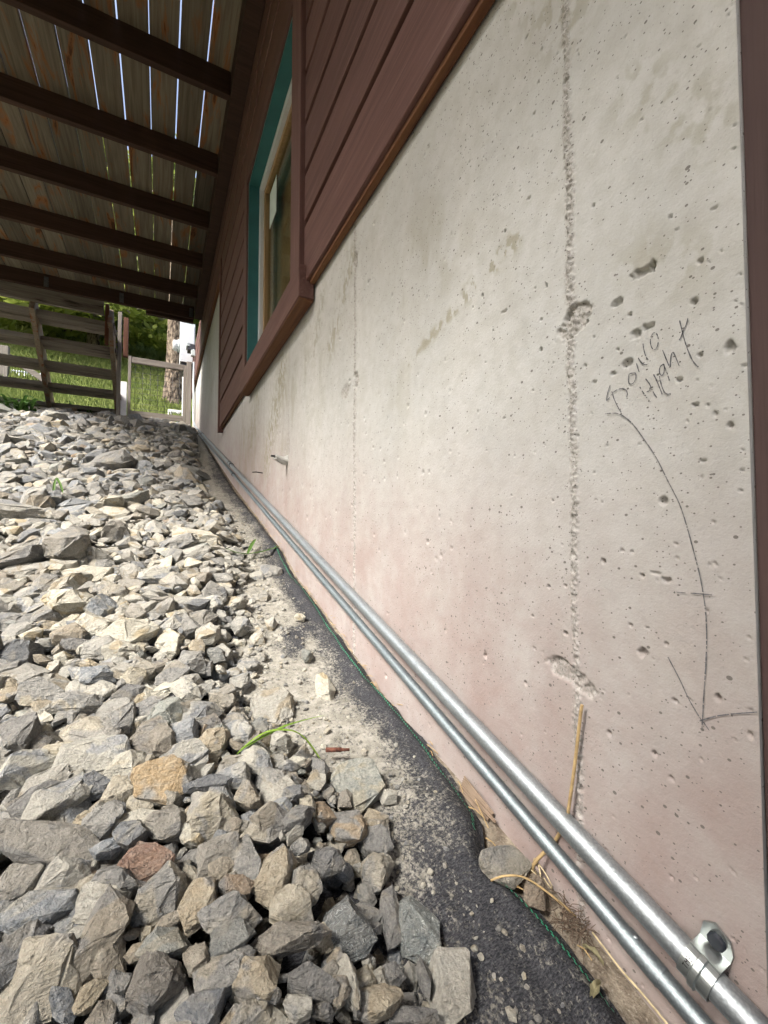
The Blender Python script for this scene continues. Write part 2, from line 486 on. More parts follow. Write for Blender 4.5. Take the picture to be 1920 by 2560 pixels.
def ground_mat():
    m, nt, b = new_mat('ground_soil_and_turf', 0.95, 0.1); N = NT(nt)
    p = N.pos()
    k = N.noise(p, 45, 5, 0.7)
    soil = N.mix(N.ramp(k, 0.35, 0.65), (0.13, 0.105, 0.08), (0.30, 0.26, 0.20))
    soil = N.mix(N.math('MULTIPLY', N.ramp(N.noise(p, 300, 3, 0.7), 0.55, 0.7), 0.6), soil, (0.45, 0.41, 0.33))
    g = N.mix(N.ramp(N.noise(p, 0.9, 4, 0.6), 0.35, 0.65), (0.06, 0.115, 0.02), (0.15, 0.20, 0.045))
    g = N.mix(N.math('MULTIPLY', N.ramp(N.noise(p, 9, 4, 0.7), 0.45, 0.7), 0.5), g, (0.19, 0.22, 0.07))
    turf = N.n('ShaderNodeAttribute', attribute_name='turf').outputs['Fac']
    N.l(N.mix(turf, soil, g), b.inputs['Base Color'])
    N.bump(N.math('ADD', k, N.noise(p, 220, 3)), 0.6, 0.006, b)
    return m
GROUND = ground_mat()

def fabric_mat():
    m, nt, b = new_mat('landscape_fabric_weave', 0.9, 0.15); N = NT(nt)
    p = N.pos()
    dust = N.n('ShaderNodeAttribute', attribute_name='dust').outputs['Fac']
    w1 = N.noise(N.mapped(p, (260, 700, 260)), 1.0, 3, 0.7)
    w2 = N.noise(N.mapped(p, (700, 240, 260)), 1.0, 3, 0.7)
    base = N.mix(N.ramp(w1, 0.4, 0.68), (0.016, 0.017, 0.020), (0.085, 0.086, 0.092))
    sp = N.math('ADD', N.math('MULTIPLY', w2, 0.2), N.math('ADD', N.math('MULTIPLY', N.noise(p, 210, 4, 0.75), 0.6), N.math('MULTIPLY', N.noise(p, 45, 4, 0.7), 0.2)))
    thr = N.math('SUBTRACT', 0.62, N.math('MULTIPLY', dust, 0.25))
    k = N.math('MULTIPLY', N.math('SUBTRACT', sp, thr), 9.0, True)
    patch = N.mix(N.ramp(N.noise(p, 60, 5, 0.7), 0.35, 0.65), (0.19, 0.18, 0.148), (0.33, 0.315, 0.275))
    c = N.mix(k, base, patch)
    N.l(c, b.inputs['Base Color'])
    N.bump(N.math('ADD', w1, N.math('ADD', w2, N.math('MULTIPLY', k, 0.8))), 0.55, 0.0022, b)
    return m
FABRIC = fabric_mat()
GREEN_THREAD = plain_mat('green_thread', (0.05, 0.36, 0.20), 0.6, 0.3, 0, 300, 0.3)

def glass_mat(name, tint=(0.9, 0.95, 0.93)):
    m, nt, b = new_mat(name, 0.02, 0.5); N = NT(nt)
    tr = N.n('ShaderNodeBsdfTransparent'); tr.inputs[0].default_value = (*tint, 1)
    gl = N.n('ShaderNodeBsdfGlossy'); gl.inputs['Roughness'].default_value = 0.02
    fr = N.n('ShaderNodeFresnel'); fr.inputs['IOR'].default_value = 1.5
    wob = N.n('ShaderNodeBump'); wob.inputs['Strength'].default_value = 0.05
    N.l(N.noise(N.pos(), 3, 2), wob.inputs['Height']); N.l(wob.outputs[0], gl.inputs['Normal'])
    mx = N.n('ShaderNodeMixShader'); N.l(N.math('MULTIPLY', fr.outputs[0], 0.55, True), mx.inputs[0])
    N.l(tr.outputs[0], mx.inputs[1]); N.l(gl.outputs[0], mx.inputs[2])
    N.l(mx.outputs[0], nt.nodes['Material Output'].inputs['Surface'])
    return m
GLASS = glass_mat('window_glass')

# ------------------------------------------------------------------ terrain
ZFY = [-40, -3, -1, 0, .26, .34, .53, .66, .85, 1.0, 1.24, 1.44, 1.63, 2.13, 2.91, 3.58, 5.73, 6.6, 7.3, 8.4, 40, 90]
ZFZ = [-9., -.75, -.24, .035, .095, .115, .154, .175, .209, .262, .33, .378, .455, .6, .82, 1.03, 1.70, 1.94, 2.02, 2.42, 19.5, 48.]
def zf(y): return np.interp(y, ZFY, ZFZ)
# where the gravel stops towards the wall, and where the fabric edge runs
EY = [-1, .25, .30, .34, .355, .393, .444, .494, .527, .595, .616, .70, .754, .98, 1.094, 1.263, 1.50, 1.71, 2.19, 2.51, 3.27, 4.29, 5.4, 7]
EX = [-.19, -.18, -.177, -.17, -.185, -.177, -.167, -.15, -.135, -.125, -.16, -.20, -.216, -.227, -.17, -.16, -.11, -.105, -.129, -.15, -.15, -.09, -.03, -.03]
def gravel_edge(y): return np.interp(y, EY, EX)
FY = [-1, .25, .276, .31, .359, .381, .394, .423, .466, .528, .65, .84, .97, 1.21, 1.4, 1.63, 2.06, 2.7, 3.9, 6.5]
FX = [-.036, -.036, -.036, -.038, -.045, -.052, -.064, -.058, -.028, -.017, -.008, -.006, -.010, -.011, -.013, -.006, -.012, -.022, -.012, -.010]
def fabric_edge(y): return np.interp(y, FY, FX)

def build_ground():
    xs = np.unique(np.concatenate([np.linspace(-60, -8, 14), np.linspace(-8, -3, 11), np.linspace(-3, .1, 78), np.linspace(.1, 60, 12)]))
    ys = np.unique(np.concatenate([np.linspace(-40, -2, 12), np.linspace(-2, 7, 226), np.linspace(7, 24, 60), np.linspace(24, 90, 24)]))
    X, Y = np.meshgrid(xs, ys, indexing='ij')
    Z = zf(Y) + 0.004 * (fbm(X * 25, Y * 25, 3) - .5) * 2
    Z += sstep(7.2, 10, Y) * ((fbm(X * .4, Y * .4, 5) - .5) * .5 + (fbm(X * 3, Y * 3, 6) - .5) * .10)
    Z -= sstep(-.4, -2.5, X) * 0.03
    Z -= sstep(-4, -40, X) * 4.0
    # soil pocket between fabric and wall, slightly scooped
    n0, n1 = X.shape
    idx = np.arange(n0 * n1).reshape(n0, n1)
    f = np.stack([idx[:-1, :-1], idx[1:, :-1], idx[1:, 1:], idx[:-1, 1:]], -1).reshape(-1, 4)
    o = np_mesh('ground', np.stack([X, Y, Z], -1).reshape(-1, 3), f, GROUND, smooth=True)
    turf = np.clip(sstep(6.9, 7.4, Y) + sstep(-3.2, -4.2, X), 0, 1)
    a = o.data.attributes.new('turf', 'FLOAT', 'POINT'); a.data.foreach_set('value', turf.ravel().astype(np.float32))
    tag(o, kind='structure')
    return o
build_ground()

def fabric_z(x, y):
    x = np.asarray(x, float); y = np.asarray(y, float)
    e = fabric_edge(y)
    d = np.clip(e - x, 0, 1)
    z = zf(y) + 0.012 + 0.013 * (fbm(x * 14, y * 9, 21, 3) - .4) + 0.005 * (fbm(x * 60, y * 30, 22, 3) - .5)
    # rolled lip close to the wall, one loose fold near the camera
    z += 0.006 * np.exp(-((d - .025) / .02) ** 2)
    z += 0.016 * np.exp(-((d - .05) / .035) ** 2) * np.exp(-((y - .46) / .09) ** 2)
    z += 0.008 * np.exp(-((d - .09) / .03) ** 2) * np.exp(-((y - .36) / .12) ** 2)
    z -= 0.008 * np.exp(-(d / .012) ** 2)
    return z

def build_fabric():
    ys = np.concatenate([np.arange(-.6, 1.0, .006), np.arange(1.0, 2.4, .012), np.arange(2.4, 6.4, .04)])
    t = np.concatenate([np.linspace(0, .12, 26), np.linspace(.13, .55, 26)])
    Y, T = np.meshgrid(ys, t, indexing='ij')
    ruf = 0.012 * (fbm(ys * 22, ys * 3, 31) - .5) + .004 * (fbm(ys * 150, ys * 3, 32) - .5)
    X = (fabric_edge(ys) + ruf)[:, None] - T
    Z = fabric_z(X, Y)
    n0, n1 = X.shape
    idx = np.arange(n0 * n1).reshape(n0, n1)
    f = np.stack([idx[:-1, :-1], idx[1:, :-1], idx[1:, 1:], idx[:-1, 1:]], -1).reshape(-1, 4)[:, ::-1]
    root = empty('landscape_fabric', (-.08, .6, float(zf(.6))))
    tag(root, 'black woven landscape fabric with green stitching between the gravel and the wall', 'fabric')
    o = np_mesh('fabric_sheet', np.stack([X, Y, Z], -1).reshape(-1, 3), f, FABRIC, root, smooth=True)
    ge = gravel_edge(Y)
    d = ge - X                       # >0 under the gravel, <0 exposed
    dust = sstep(-.10, .02, d) * .72 * (.25 + .75 * sstep(.50, .66, Y))
    dust += .80 * np.exp(-((Y - 1.05) / .38) ** 2) * sstep(-.03, -.13, X) * sstep(.25, .5, fbm(X * 12, Y * 9, 41))
    dust += .35 * np.exp(-((Y - .72) / .16) ** 2) * sstep(-.03, -.12, X)
    dust += .42 * (fbm(X * 9, Y * 7, 42) - .42) + .45 * (fbm(X * 30, Y * 24, 44) - .45) + .35 * (fbm(X * 90, Y * 70, 45) - .5)
    dust += .36 * sstep(.9, .35, Y)
    dust += .25 * sstep(1.4, 2.5, Y) + .22 * sstep(.55, .8, Y)
    dust = dust * (1 - .9 * sstep(.03, .09, d))
    a = o.data.attributes.new('dust', 'FLOAT', 'POINT'); a.data.foreach_set('value', np.clip(dust, 0, 1).ravel().astype(np.float32))
    # green marker stitches: two staggered rows of thread dashes
    gy = [.27, .303, .34, .384, .42, .47, .527, .626, .716, .819, .881, .96, 1.067, 1.193, 1.366, 1.653]
    gx = [-.043, -.049, -.053, -.062, -.068, -.034, -.026, -.020, -.017, -.017, -.024, -.027, -.025, -.021, -.026, -.024]
    V, Fc = [], []
    y = .262; k = 0
    while y < 1.66:
        if .415 < y < .445:
            y += .004; continue
        L = .0034
        for row in (0, 1):
            yy = y + (L * .9 if row else 0)
            xx = float(np.interp(yy, gy, gx)) - .004 - (.0022 if row else 0)
            pts = []
            for (dx, dy) in ((-.0009, 0), (.0009, .0004), (.0009, L), (-.0009, L - .0004)):
                px, py = xx + dx, yy + dy
                pts.append((px, py, float(fabric_z(px, py)) + .0028))
            o0 = len(V); V += pts; Fc.append((o0, o0 + 1, o0 + 2, o0 + 3))
        y += L * 1.8 if y < .55 else L * 1.9
        k += 1
    s = mesh_obj('green_stitching', V, Fc, GREEN_THREAD, root)
    s['kind'] = 'stuff'
    return root
build_fabric()

# ------------------------------------------------------------------ house
house = empty('house', (0, 3.0, 0.9))
tag(house, 'house wall of grey concrete foundation under dark red brown plank siding', 'house')

PITS = [(0.2512,0.8048,0.0146,0.0064),(0.24,0.805,0.0047,0.0075),(0.2769,0.7862,0.0075,0.0054),(0.2462,0.7475,0.0096,0.0038),(0.2576,0.7446,0.0076,0.0064),(0.2045,0.7529,0.004,0.004),(0.1735,0.738,0.0017,0.0015),(0.1986,0.7866,0.0029,0.0034),(0.1868,0.8266,0.0037,0.0018),(0.2223,0.8427,0.002,0.0029),(0.178,0.7014,0.0048,0.0074),(0.1689,0.6822,0.0019,0.0015),(0.2007,0.7027,0.0026,0.0029),(0.2827,0.7128,0.0045,0.0024),(0.3157,0.7321,0.0022,0.0031),(0.3781,0.7743,0.0032,0.0038),(0.3688,0.8507,0.0031,0.0029),(0.4418,0.852,0.0073,0.0025),(0.4386,0.9651,0.0029,0.0029),(0.2674,0.7183,0.0066,0.0052),(0.2766,0.7362,0.0022,0.0021),(0.2058,0.6594,0.0035,0.0028),(0.201,0.6089,0.0039,0.0018),(0.1728,0.5977,0.002,0.001),(0.1797,0.6356,0.003,0.0036),(0.2348,0.5753,0.0051,0.0054),(0.2245,0.5352,0.0022,0.0016),(0.277,0.5269,0.0027,0.0021),(0.2979,0.5144,0.0038,0.004),(0.2342,0.5018,0.0061,0.0029),(0.2445,0.5067,0.007,0.0012),(0.2664,0.5262,0.0018,0.0018),(0.2529,0.4534,0.0024,0.0012),(0.2693,0.4526,0.0026,0.0025),(0.2584,0.4278,0.0062,0.0062),(0.2356,0.4418,0.0023,0.0028),(0.1946,0.4065,0.0032,0.0042),(0.2291,0.3918,0.0033,0.0023),(0.1728,0.3848,0.0021,0.0035),(0.295,0.3352,0.0036,0.0039),(0.2485,0.3353,0.0035,0.0036),(0.3708,0.4787,0.0027,0.0031),(0.3465,0.4825,0.0028,0.0024),(0.397,0.4383,0.0025,0.0022),(0.4103,0.3503,0.003,0.0035),(0.4875,0.3656,0.0043,0.0073),(0.1904,0.6477,0.0019,0.0033),(0.2123,0.6461,0.0012,0.0014),(0.1741,0.5802,0.0017,0.001),(0.304,0.7607,0.0021,0.0014),(0.2007,0.4782,0.0015,0.0011),(0.2163,0.3974,0.0014,0.0022)]
SEAMS = [(.333, .0056, .0034), (.957, .0065, .0042), (1.575, .0030, .0016), (2.01, .0025, .0016), (2.62, .003, .001), (4.05, .004, .001), (4.66, .004, .001), (5.27, .004, .001), (5.88, .004, .001)]

def wall_patch(y0, y1, dy, z0, z1, dz):
    ny = max(2, int(round((y1 - y0) / dy)) + 1); nz = max(2, int(round((z1 - z0) / dz)) + 1)
    ys = np.linspace(y0, y1, ny); zs = np.linspace(z0, z1, nz)
    Y, Z = np.meshgrid(ys, zs, indexing='ij')
    h = 0.0010 * (fbm(Y * 6, Z * 6, 51, 3) - .5) - .0006 * fbm(Y * 70, Z * 70, 52, 3)
    expo = np.zeros_like(h)
    for (sy, sw, sa) in SEAMS:
        wob = .0022 * (vnoise(Z * 30, Z * 0 + sy, 61) - .5) * 2 + .0010 * (vnoise(Z * 160, Z * 0 + sy, 62) - .5) * 2
        if sw < dy * .8: sw = dy * .8
        wid = sw * (0.65 + .7 * vnoise(Z * 14, Z * 0 + sy, 63))
        m = np.exp(-(((Y - sy - wob) / wid)) ** 4)
        rough = vnoise(Y * 520, Z * 470, 64) * .6 + vnoise(Y * 240, Z * 210, 65) * .4
        h += m * sa * (rough * 2.0 - .45)
        h -= np.exp(-((Y - sy - wob - wid * .75) / (wid * .22)) ** 2) * sa * .55
        # slight form offset shoulder on one side
        h += sa * .12 * sstep(0, wid, Y - sy) * sstep(.05, .0, Y - sy)
        expo = np.maximum(expo, m * .9)
    for (cy, cz, ry, rz, tl, dp) in ((.329, .790, .025, .0140, .6, .0070), (.343, .383, .038, .0130, -.25, .0045), (.952, .912, .016, .022, .2, .007), (.955, 1.215, .016, .020, .2, .007), (1.02, .905, .030, .020, .2, .002), (1.575, .86, .02, .04, 0, .002)):
        a, b2 = Y - cy, Z - cz
        u = a * math.cos(tl) - b2 * math.sin(tl); v = a * math.sin(tl) + b2 * math.cos(tl)
        rr = np.sqrt((u / ry) ** 2 + (v / rz) ** 2) + (fbm(Y * 120, Z * 120, 71, 3) - .5) * 1.1
        m = sstep(1.05, .75, rr)
        h -= m * dp * (.25 + 1.1 * fbm(Y * 130, Z * 130, 72, 4))
        expo = np.maximum(expo, m)
    rg = np.random.default_rng(5)
    pits = [(p[0], p[1], p[2], p[3], 1.0) for p in PITS]
    n = 420
    py = .17 + 2.2 * rg.random(n) ** 1.7; pz = rg.uniform(.08, 1.33, n)
    r = .0013 + .0022 * rg.random(n) ** 3.5
    for i in range(n):
        k = 1 + .8 * py[i]
        pits.append((py[i], pz[i], r[i] * k * rg.uniform(.5, 1.3), r[i] * k * rg.uniform(.4, 1.0), .9))
    for (cy, cz, ry, rz, dscale) in pits:
        ry = max(ry * .72, dy * .7); rz = max(rz * .72, dz * .7)
        if cy + 2 * ry < y0 or cy - 2 * ry > y1: continue
        i0, i1 = np.searchsorted(ys, cy - 1.6 * ry), np.searchsorted(ys, cy + 1.6 * ry)
        j0, j1 = np.searchsorted(zs, cz - 1.6 * rz), np.searchsorted(zs, cz + 1.6 * rz)
        if i1 <= i0 or j1 <= j0: continue
        a = (Y[i0:i1, j0:j1] - cy) / ry; b2 = (Z[i0:i1, j0:j1] - cz) / rz
        tl = (cy * 913 + cz * 377) % 3.1
        u = a * math.cos(tl) - b2 * math.sin(tl); v = a * math.sin(tl) + b2 * math.cos(tl)
        rr = np.sqrt(u * u + v * v)
        if max(ry, rz) > .004:
            rr = rr + (vnoise(Y[i0:i1, j0:j1] * 420, Z[i0:i1, j0:j1] * 420, 91) - .5) * .7
        dep = min(.0060, 2.0 * min(ry, rz) + .0008) * dscale
        h[i0:i1, j0:j1] -= dep * np.clip((1.12 - rr) * 2.2, 0, 1) ** .7
    # stains (olive weathering) and the pink splash stain, darkened to paint shade low down
    st = np.zeros_like(h)
    def seg(p0, p1, w):
        d = np.array(p1) - np.array(p0); L2 = (d ** 2).sum()
        t = np.clip(((Y - p0[0]) * d[0] + (Z - p0[1]) * d[1]) / L2, 0, 1)
        return np.exp(-(((Y - p0[0] - t * d[0]) ** 2 + (Z - p0[1] - t * d[1]) ** 2) / w ** 2))
    fl = fbm(Y * 85, Z * 60, 95, 4)
    for p0, p1, w, a in (((.425, .938), (.52, .918), .016, 1.5), ((.50, .920), (.645, .884), .011, 1.3), ((.64, .886), (.72, .862), .006, .9), ((.98, 1.24), (1.13, 1.06), .035, .9),
                         ((1.68, 1.17), (1.78, 1.02), .07, 1.2), ((1.80, 1.05), (1.95, .85), .09, 1.0), ((2.2, 1.25), (2.35, 1.0), .12, .7), ((.40, 1.30), (.33, 1.15), .04, .7), ((.25, 1.0), (.19, .90), .03, .6), ((.25, .82), (.21, .79), .03, .5), ((1.2, 1.25), (1.28, 1.1), .03, .7)):
        st = np.maximum(st, a * seg(p0, p1, w) * sstep(.42, .60, fl))
    st += .5 * sstep(.55, .72, fbm(Y * 3.0, Z * 2.2, 97)) * sstep(.45, .65, fbm(Y * 26, Z * 9, 98)) * sstep(.5, .9, Z)
    st += .22 * sstep(3.4, 3.7, Y) * fbm(Y * 20, Z * 1.5, 99)
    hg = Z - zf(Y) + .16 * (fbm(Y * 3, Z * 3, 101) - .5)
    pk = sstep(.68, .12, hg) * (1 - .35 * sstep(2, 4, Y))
    x = -h
    f_ok = (Z > zf(Y) - .14)
    idx = np.arange(ny * nz).reshape(ny, nz)
    f = np.stack([idx[:-1, :-1], idx[:-1, 1:], idx[1:, 1:], idx[1:, :-1]], -1)
    ok = f_ok[:-1, :-1] | f_ok[1:, 1:]
    return np.stack([x, Y, Z], -1).reshape(-1, 3), f[ok], st.ravel(), pk.ravel(), expo.ravel()

def build_wall():
    P = [wall_patch(.167, .56, .0013, .03, 1.34, .0015), wall_patch(.56, 1.30, .0027, .1, 1.34, .003),
         wall_patch(1.30, 2.60, .006, .2, 1.34, .006), wall_patch(2.60, 3.46, .014, .5, 1.34, .014), wall_patch(3.46, 7.3, .016, .8, 2.60, .016)]
    V, Fc, S, K, E = [], [], [], [], []
    off = 0
    for v, f, s, k, e in P:
        V.append(v); Fc.append(f + off); S.append(s); K.append(k); E.append(e); off += len(v)
    # the body of the wall behind the face, with its near end
    def slab(y0, y1, z0, z1, x0=.0005, x1=.2):
        v = np.array([(x, y, z) for x in (x0, x1) for y in (y0, y1) for z in (z0, z1)], float)
        f = np.array([(0, 4, 5, 1), (2, 3, 7, 6), (0, 2, 6, 4), (1, 5, 7, 3), (4, 6, 7, 5)])
        return v, f
    for a in ((.167, 7.3, -.3, 1.338), (3.46, 7.3, 1.338, 2.598)):
        v, f = slab(*a)
        V.append(v); Fc.append(f + off); z = np.zeros(len(v)); S.append(z); K.append(z); E.append(z); off += len(v)
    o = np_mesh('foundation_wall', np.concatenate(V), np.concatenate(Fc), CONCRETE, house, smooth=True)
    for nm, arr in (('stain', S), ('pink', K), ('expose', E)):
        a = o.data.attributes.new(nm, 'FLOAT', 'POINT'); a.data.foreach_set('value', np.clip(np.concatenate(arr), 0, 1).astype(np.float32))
    o['label'] = 'pitted grey concrete foundation wall with rough vertical form seams'
    return o
wall = build_wall()

LET = [[(0.2853,0.7007),(0.2879,0.6949),(0.2899,0.6877),(0.2889,0.6858),(0.2831,0.6912)],[(0.2831,0.692),(0.2774,0.6938),(0.2719,0.6933),(0.2681,0.6904),(0.2669,0.6867),(0.2679,0.6832)],[(0.2834,0.6929),(0.2816,0.6862),(0.2793,0.6802),(0.2762,0.6734),(0.2736,0.6693)],[(0.2647,0.7061),(0.2654,0.7011),(0.2649,0.6969),(0.2631,0.6954),(0.2605,0.6955),(0.2582,0.6989),(0.2577,0.7038),(0.2588,0.7053),(0.2625,0.7061),(0.2647,0.7057)],[(0.2571,0.7154),(0.2557,0.7098),(0.254,0.7038)],[(0.2551,0.7195),(0.252,0.7136),(0.2485,0.7103),(0.2461,0.7098),(0.2454,0.7102)],[(0.25,0.7328),(0.2492,0.7257),(0.2476,0.7186),(0.2453,0.7138)],[(0.2392,0.7384),(0.2417,0.7364),(0.2428,0.7318),(0.2422,0.7266),(0.2406,0.7228),(0.2386,0.7215),(0.2368,0.7231),(0.2354,0.7275),(0.2356,0.7332),(0.2372,0.7367),(0.2392,0.7384)],[(0.254,0.6896),(0.2506,0.6828),(0.2472,0.6768),(0.2442,0.6718)],[(0.2482,0.6961),(0.2448,0.6904),(0.2415,0.6817),(0.238,0.6747)],[(0.2474,0.683),(0.2449,0.6833),(0.2435,0.6861)],[(0.2405,0.6979),(0.2379,0.6918),(0.2354,0.6841),(0.2329,0.6764)],[(0.2352,0.6948),(0.234,0.6878),(0.2322,0.6811),(0.2303,0.6771),(0.2278,0.6751),(0.2252,0.675)],[(0.2309,0.7049),(0.2336,0.7038),(0.235,0.7007),(0.2345,0.6964),(0.2328,0.6944),(0.2312,0.696),(0.2304,0.7006),(0.2309,0.7049)],[(0.2307,0.7034),(0.2285,0.6965),(0.2262,0.6875)],[(0.2316,0.7184),(0.2289,0.7097),(0.2256,0.6997)],[(0.2252,0.6999),(0.2248,0.7069),(0.2234,0.7126),(0.2218,0.712),(0.2197,0.7058),(0.2174,0.6983)],[(0.2161,0.7402),(0.2145,0.7314),(0.2123,0.7198),(0.209,0.7073),(0.2057,0.6982),(0.2018,0.692)],[(0.2092,0.7392),(0.2108,0.7339),(0.2133,0.7296),(0.2153,0.7244),(0.217,0.7224)]]
CUR = [[(0.2917,0.6719),(0.2767,0.6683),(0.2635,0.6562),(0.2512,0.6372),(0.2396,0.6167),(0.2298,0.5939),(0.2204,0.5722),(0.2146,0.5514),(0.209,0.5267),(0.2054,0.5093),(0.2029,0.492),(0.2014,0.4748),(0.2013,0.4553),(0.2024,0.4335),(0.2044,0.4091),(0.2062,0.3848),(0.2068,0.3759)],[(0.2336,0.4306),(0.2242,0.4138),(0.2163,0.3974),(0.207,0.3834)],[(0.2086,0.3821),(0.1969,0.3905),(0.184,0.3975),(0.1673,0.4053)],[(0.2056,0.3828),(0.2013,0.3771)],[(0.2267,0.4915),(0.2171,0.4918)],[(0.2129,0.4922),(0.1962,0.4929)]]

def ribbon_strokes(strokes, w, x=-.0012, seed=0):
    rg = np.random.default_rng(seed)
    V, Fc = [], []
    for st in strokes:
        P = np.array(st, float)
        # Catmull-Rom resample
        Q = []
        for i in range(len(P) - 1):
            p0, p1, p2, p3 = P[max(i - 1, 0)], P[i], P[i + 1], P[min(i + 2, len(P) - 1)]
            n = max(2, int(np.linalg.norm(p2 - p1) / .0012))
            for t in np.linspace(0, 1, n, endpoint=False):
                Q.append(.5 * ((2 * p1) + (-p0 + p2) * t + (2 * p0 - 5 * p1 + 4 * p2 - p3) * t * t + (-p0 + 3 * p1 - 3 * p2 + p3) * t ** 3))
        Q.append(P[-1]); Q = np.array(Q)
        T = np.gradient(Q, axis=0); T /= np.linalg.norm(T, axis=1)[:, None] + 1e-9
        Nn = np.stack([-T[:, 1], T[:, 0]], 1)
        ww = w * (.55 + .9 * rg.random(len(Q)))
        ww = (ww + np.roll(ww, 1)) / 2
        o = len(V)
        for q, nn, k in zip(Q, Nn, ww):
            V.append((x, q[0] + nn[0] * k / 2, q[1] + nn[1] * k / 2)); V.append((x, q[0] - nn[0] * k / 2, q[1] - nn[1] * k / 2))
        for i in range(len(Q) - 1):
            a = o + 2 * i
            if rg.random() > .09: Fc.append((a, a + 1, a + 3, a + 2))
    return V, Fc
v, f = ribbon_strokes(LET, .0009, -.0011, 1)
pw = mesh_obj('pencil_writing', v, f, PENCIL, wall)
pw['label'] = 'pencilled handwriting in two slanting lines'
v, f = ribbon_strokes(CUR, .00085, -.0011, 2)
pw = mesh_obj('pencil_arrow', v, f, PENCIL, wall)
pw['label'] = 'long curved pencil line ending in an arrow and a level mark'

# concrete stub and nail sticking out of the wall
def stub():
    pts = [(.01, 1.592, .806), (-.012, 1.590, .803), (-.03, 1.584, .806), (-.045, 1.580, .812), (-.052, 1.578, .812)]
    vv, ff = tube_geo(pts, [.022, .016, .012, .010, .008], 12)
    rg = random.Random(4)
    vv = [Vector(p) + Vector((rg.uniform(-.003, .003), rg.uniform(-.003, .003), rg.uniform(-.003, .003))) for p in vv]
    o = mesh_obj('mortar_stub', vv, ff, CONCRETE, wall)
    box('tie_end', -.064, -.048, 1.572, 1.581, .812, .818, DARK_METAL, wall, .001)
stub()
tube('nail', [(.01, 2.03, .806), (-.03, 2.022, .809), (-.048, 2.018, .8065)], [.0028, .0026, .0022], DARK_METAL, wall, 8)

# dark brown board where the concrete ends beside the camera
box('end_board', 0.004, .05, -.9, .1665, .16, 1.318, BROWN_BOARD, house, .002)

# plank siding
SB = 1.322; PITCHZ = .166; GAP = .022
rows = [(SB, 1.503)]
z = 1.525
while z < 3.12:
    rows.append((z, min(z + PITCHZ - GAP, 3.105))); z += PITCHZ
WY0, WY1, WZ0, WZ1 = 1.40, 2.28, 1.37, 2.37     # window opening
CY0, CY1, CZ1 = 1.295, 2.355, 2.46                # outer edge of the casing
back = box('siding_backing', -.009, -.003, -.9, CY0 + .02, 1.325, 3.1, DARK_ROOM, house, .001)
box('siding_backing', -.009, -.003, CY1 - .02, 3.47, 1.325, 3.1, DARK_ROOM, house, .001)
box('siding_backing', -.009, -.003, CY0 + .02, CY1 - .02, CZ1 - .02, 3.1, DARK_ROOM, house, .001)
box('siding_backing', -.009, -.003, 3.47, 7.3, 2.6, 3.1, DARK_ROOM, house, .001)
XF = -.030
for i, (a, b) in enumerate(rows):
    if a < CZ1 - .02:
        if b > CZ1: pass
        box('siding_board', XF, -.0095, -.9, CY0 - .002, a, b, SIDING, house, .003)
        box('siding_board', XF, -.0095, CY1 + .002, 3.462, a, b, SIDING, house, .003)
    else:
        box('siding_board', XF, -.0095, -.9, 2.1 + .5 * (i % 2), a, b, SIDING, house, .003)
        box('siding_board', XF, -.0095, 2.104 + .5 * (i % 2), 3.462 if a < 2.55 else 5.0 - .4 * (i % 2), a, b, SIDING, house, .003)
    if a > 2.55:
        box('siding_board', XF, -.0095, 5.004 - .4 * (i % 2), 7.28, a, b, SIDING, house, .003)
box('starter_strip', -.020, -.004, -.9, 1.262, 1.310, 1.3215, RAW_WOOD, house, .002)
box('starter_strip', -.020, -.004, 2.376, 3.462, 1.310, 1.3215, RAW_WOOD, house, .002)
box('starter_strip', -.026, -.004, 3.52, 7.28, 2.575, 2.598, RAW_WOOD, house, .002)
box('step_trim', -.040, -.0035, 3.4645, 3.505, 1.285, 2.60, SIDING_V, house, .003)
box('lower_trim', -.034, -.004, 3.507, 7.28, 2.600, 2.666, SIDING, house, .003)

# window
FR = .018     # casing face to frame
win = mesh_obj('window', *merge_geo([
    ([(x, y, z) for x in (.018, .058) for y in (a, b) for z in (c, d)],
     [(0, 1, 3, 2), (4, 6, 7, 5), (0, 4, 5, 1), (2, 3, 7, 6), (0, 2, 6, 4), (1, 5, 7, 3)])
    for (a, b, c, d) in ((WY0 + .012, WY0 + .052, WZ0 + .012, WZ1 - .012), (WY1 - .052, WY1 - .012, WZ0 + .012, WZ1 - .012),
                         (WY0 + .052, WY1 - .052, WZ0 + .012, WZ0 + .052), (WY0 + .052, WY1 - .052, WZ1 - .052, WZ1 - .012))]), VINYL, house)
win['label'] = 'window with white vinyl sash in a teal jamb and brown casing'
box('sash', .034, .062, WY1 - .082, WY1 - .0525, WZ0 + .053, WZ1 - .053, PINE_TRIM, win, .002)
box('sash', .034, .062, WY0 + .0525, WY0 + .082, WZ0 + .053, WZ1 - .053, PINE_TRIM, win, .002)
box('sash', .034, .062, WY0 + .0825, WY1 - .0825, WZ1 - .083, WZ1 - .0535, PINE_TRIM, win, .002)
box('sash', .034, .062, WY0 + .0825, WY1 - .0825, WZ0 + .0535, WZ0 + .083, PINE_TRIM, win, .002)
box('pane', .050, .054, WY0 + .08, WY1 - .08, WZ0 + .081, WZ1 - .081, GLASS, win, 0)
box('sticker', .0475, .0492, WY1 - .27, WY1 - .13, WZ1 - .30, WZ1 - .12, STICKER, win, 0)
box('jamb', -.034, .033, WY1 - .0115, WY1 + .012, WZ0, WZ1, TEAL, win, .001)
box('jamb', -.034, .033, WY0 - .012, WY0 + .0115, WZ0, WZ1, TEAL, win, .001)
box('head_jamb', -.034, .033, WY0 + .012, WY1 - .012, WZ1 - .0115, WZ1 + .012, TEAL, win, .001)
box('casing', -.046, -.0095, CY0, WY0 - .0005, WZ0 + .001, CZ1, SIDING_V, win, .003)
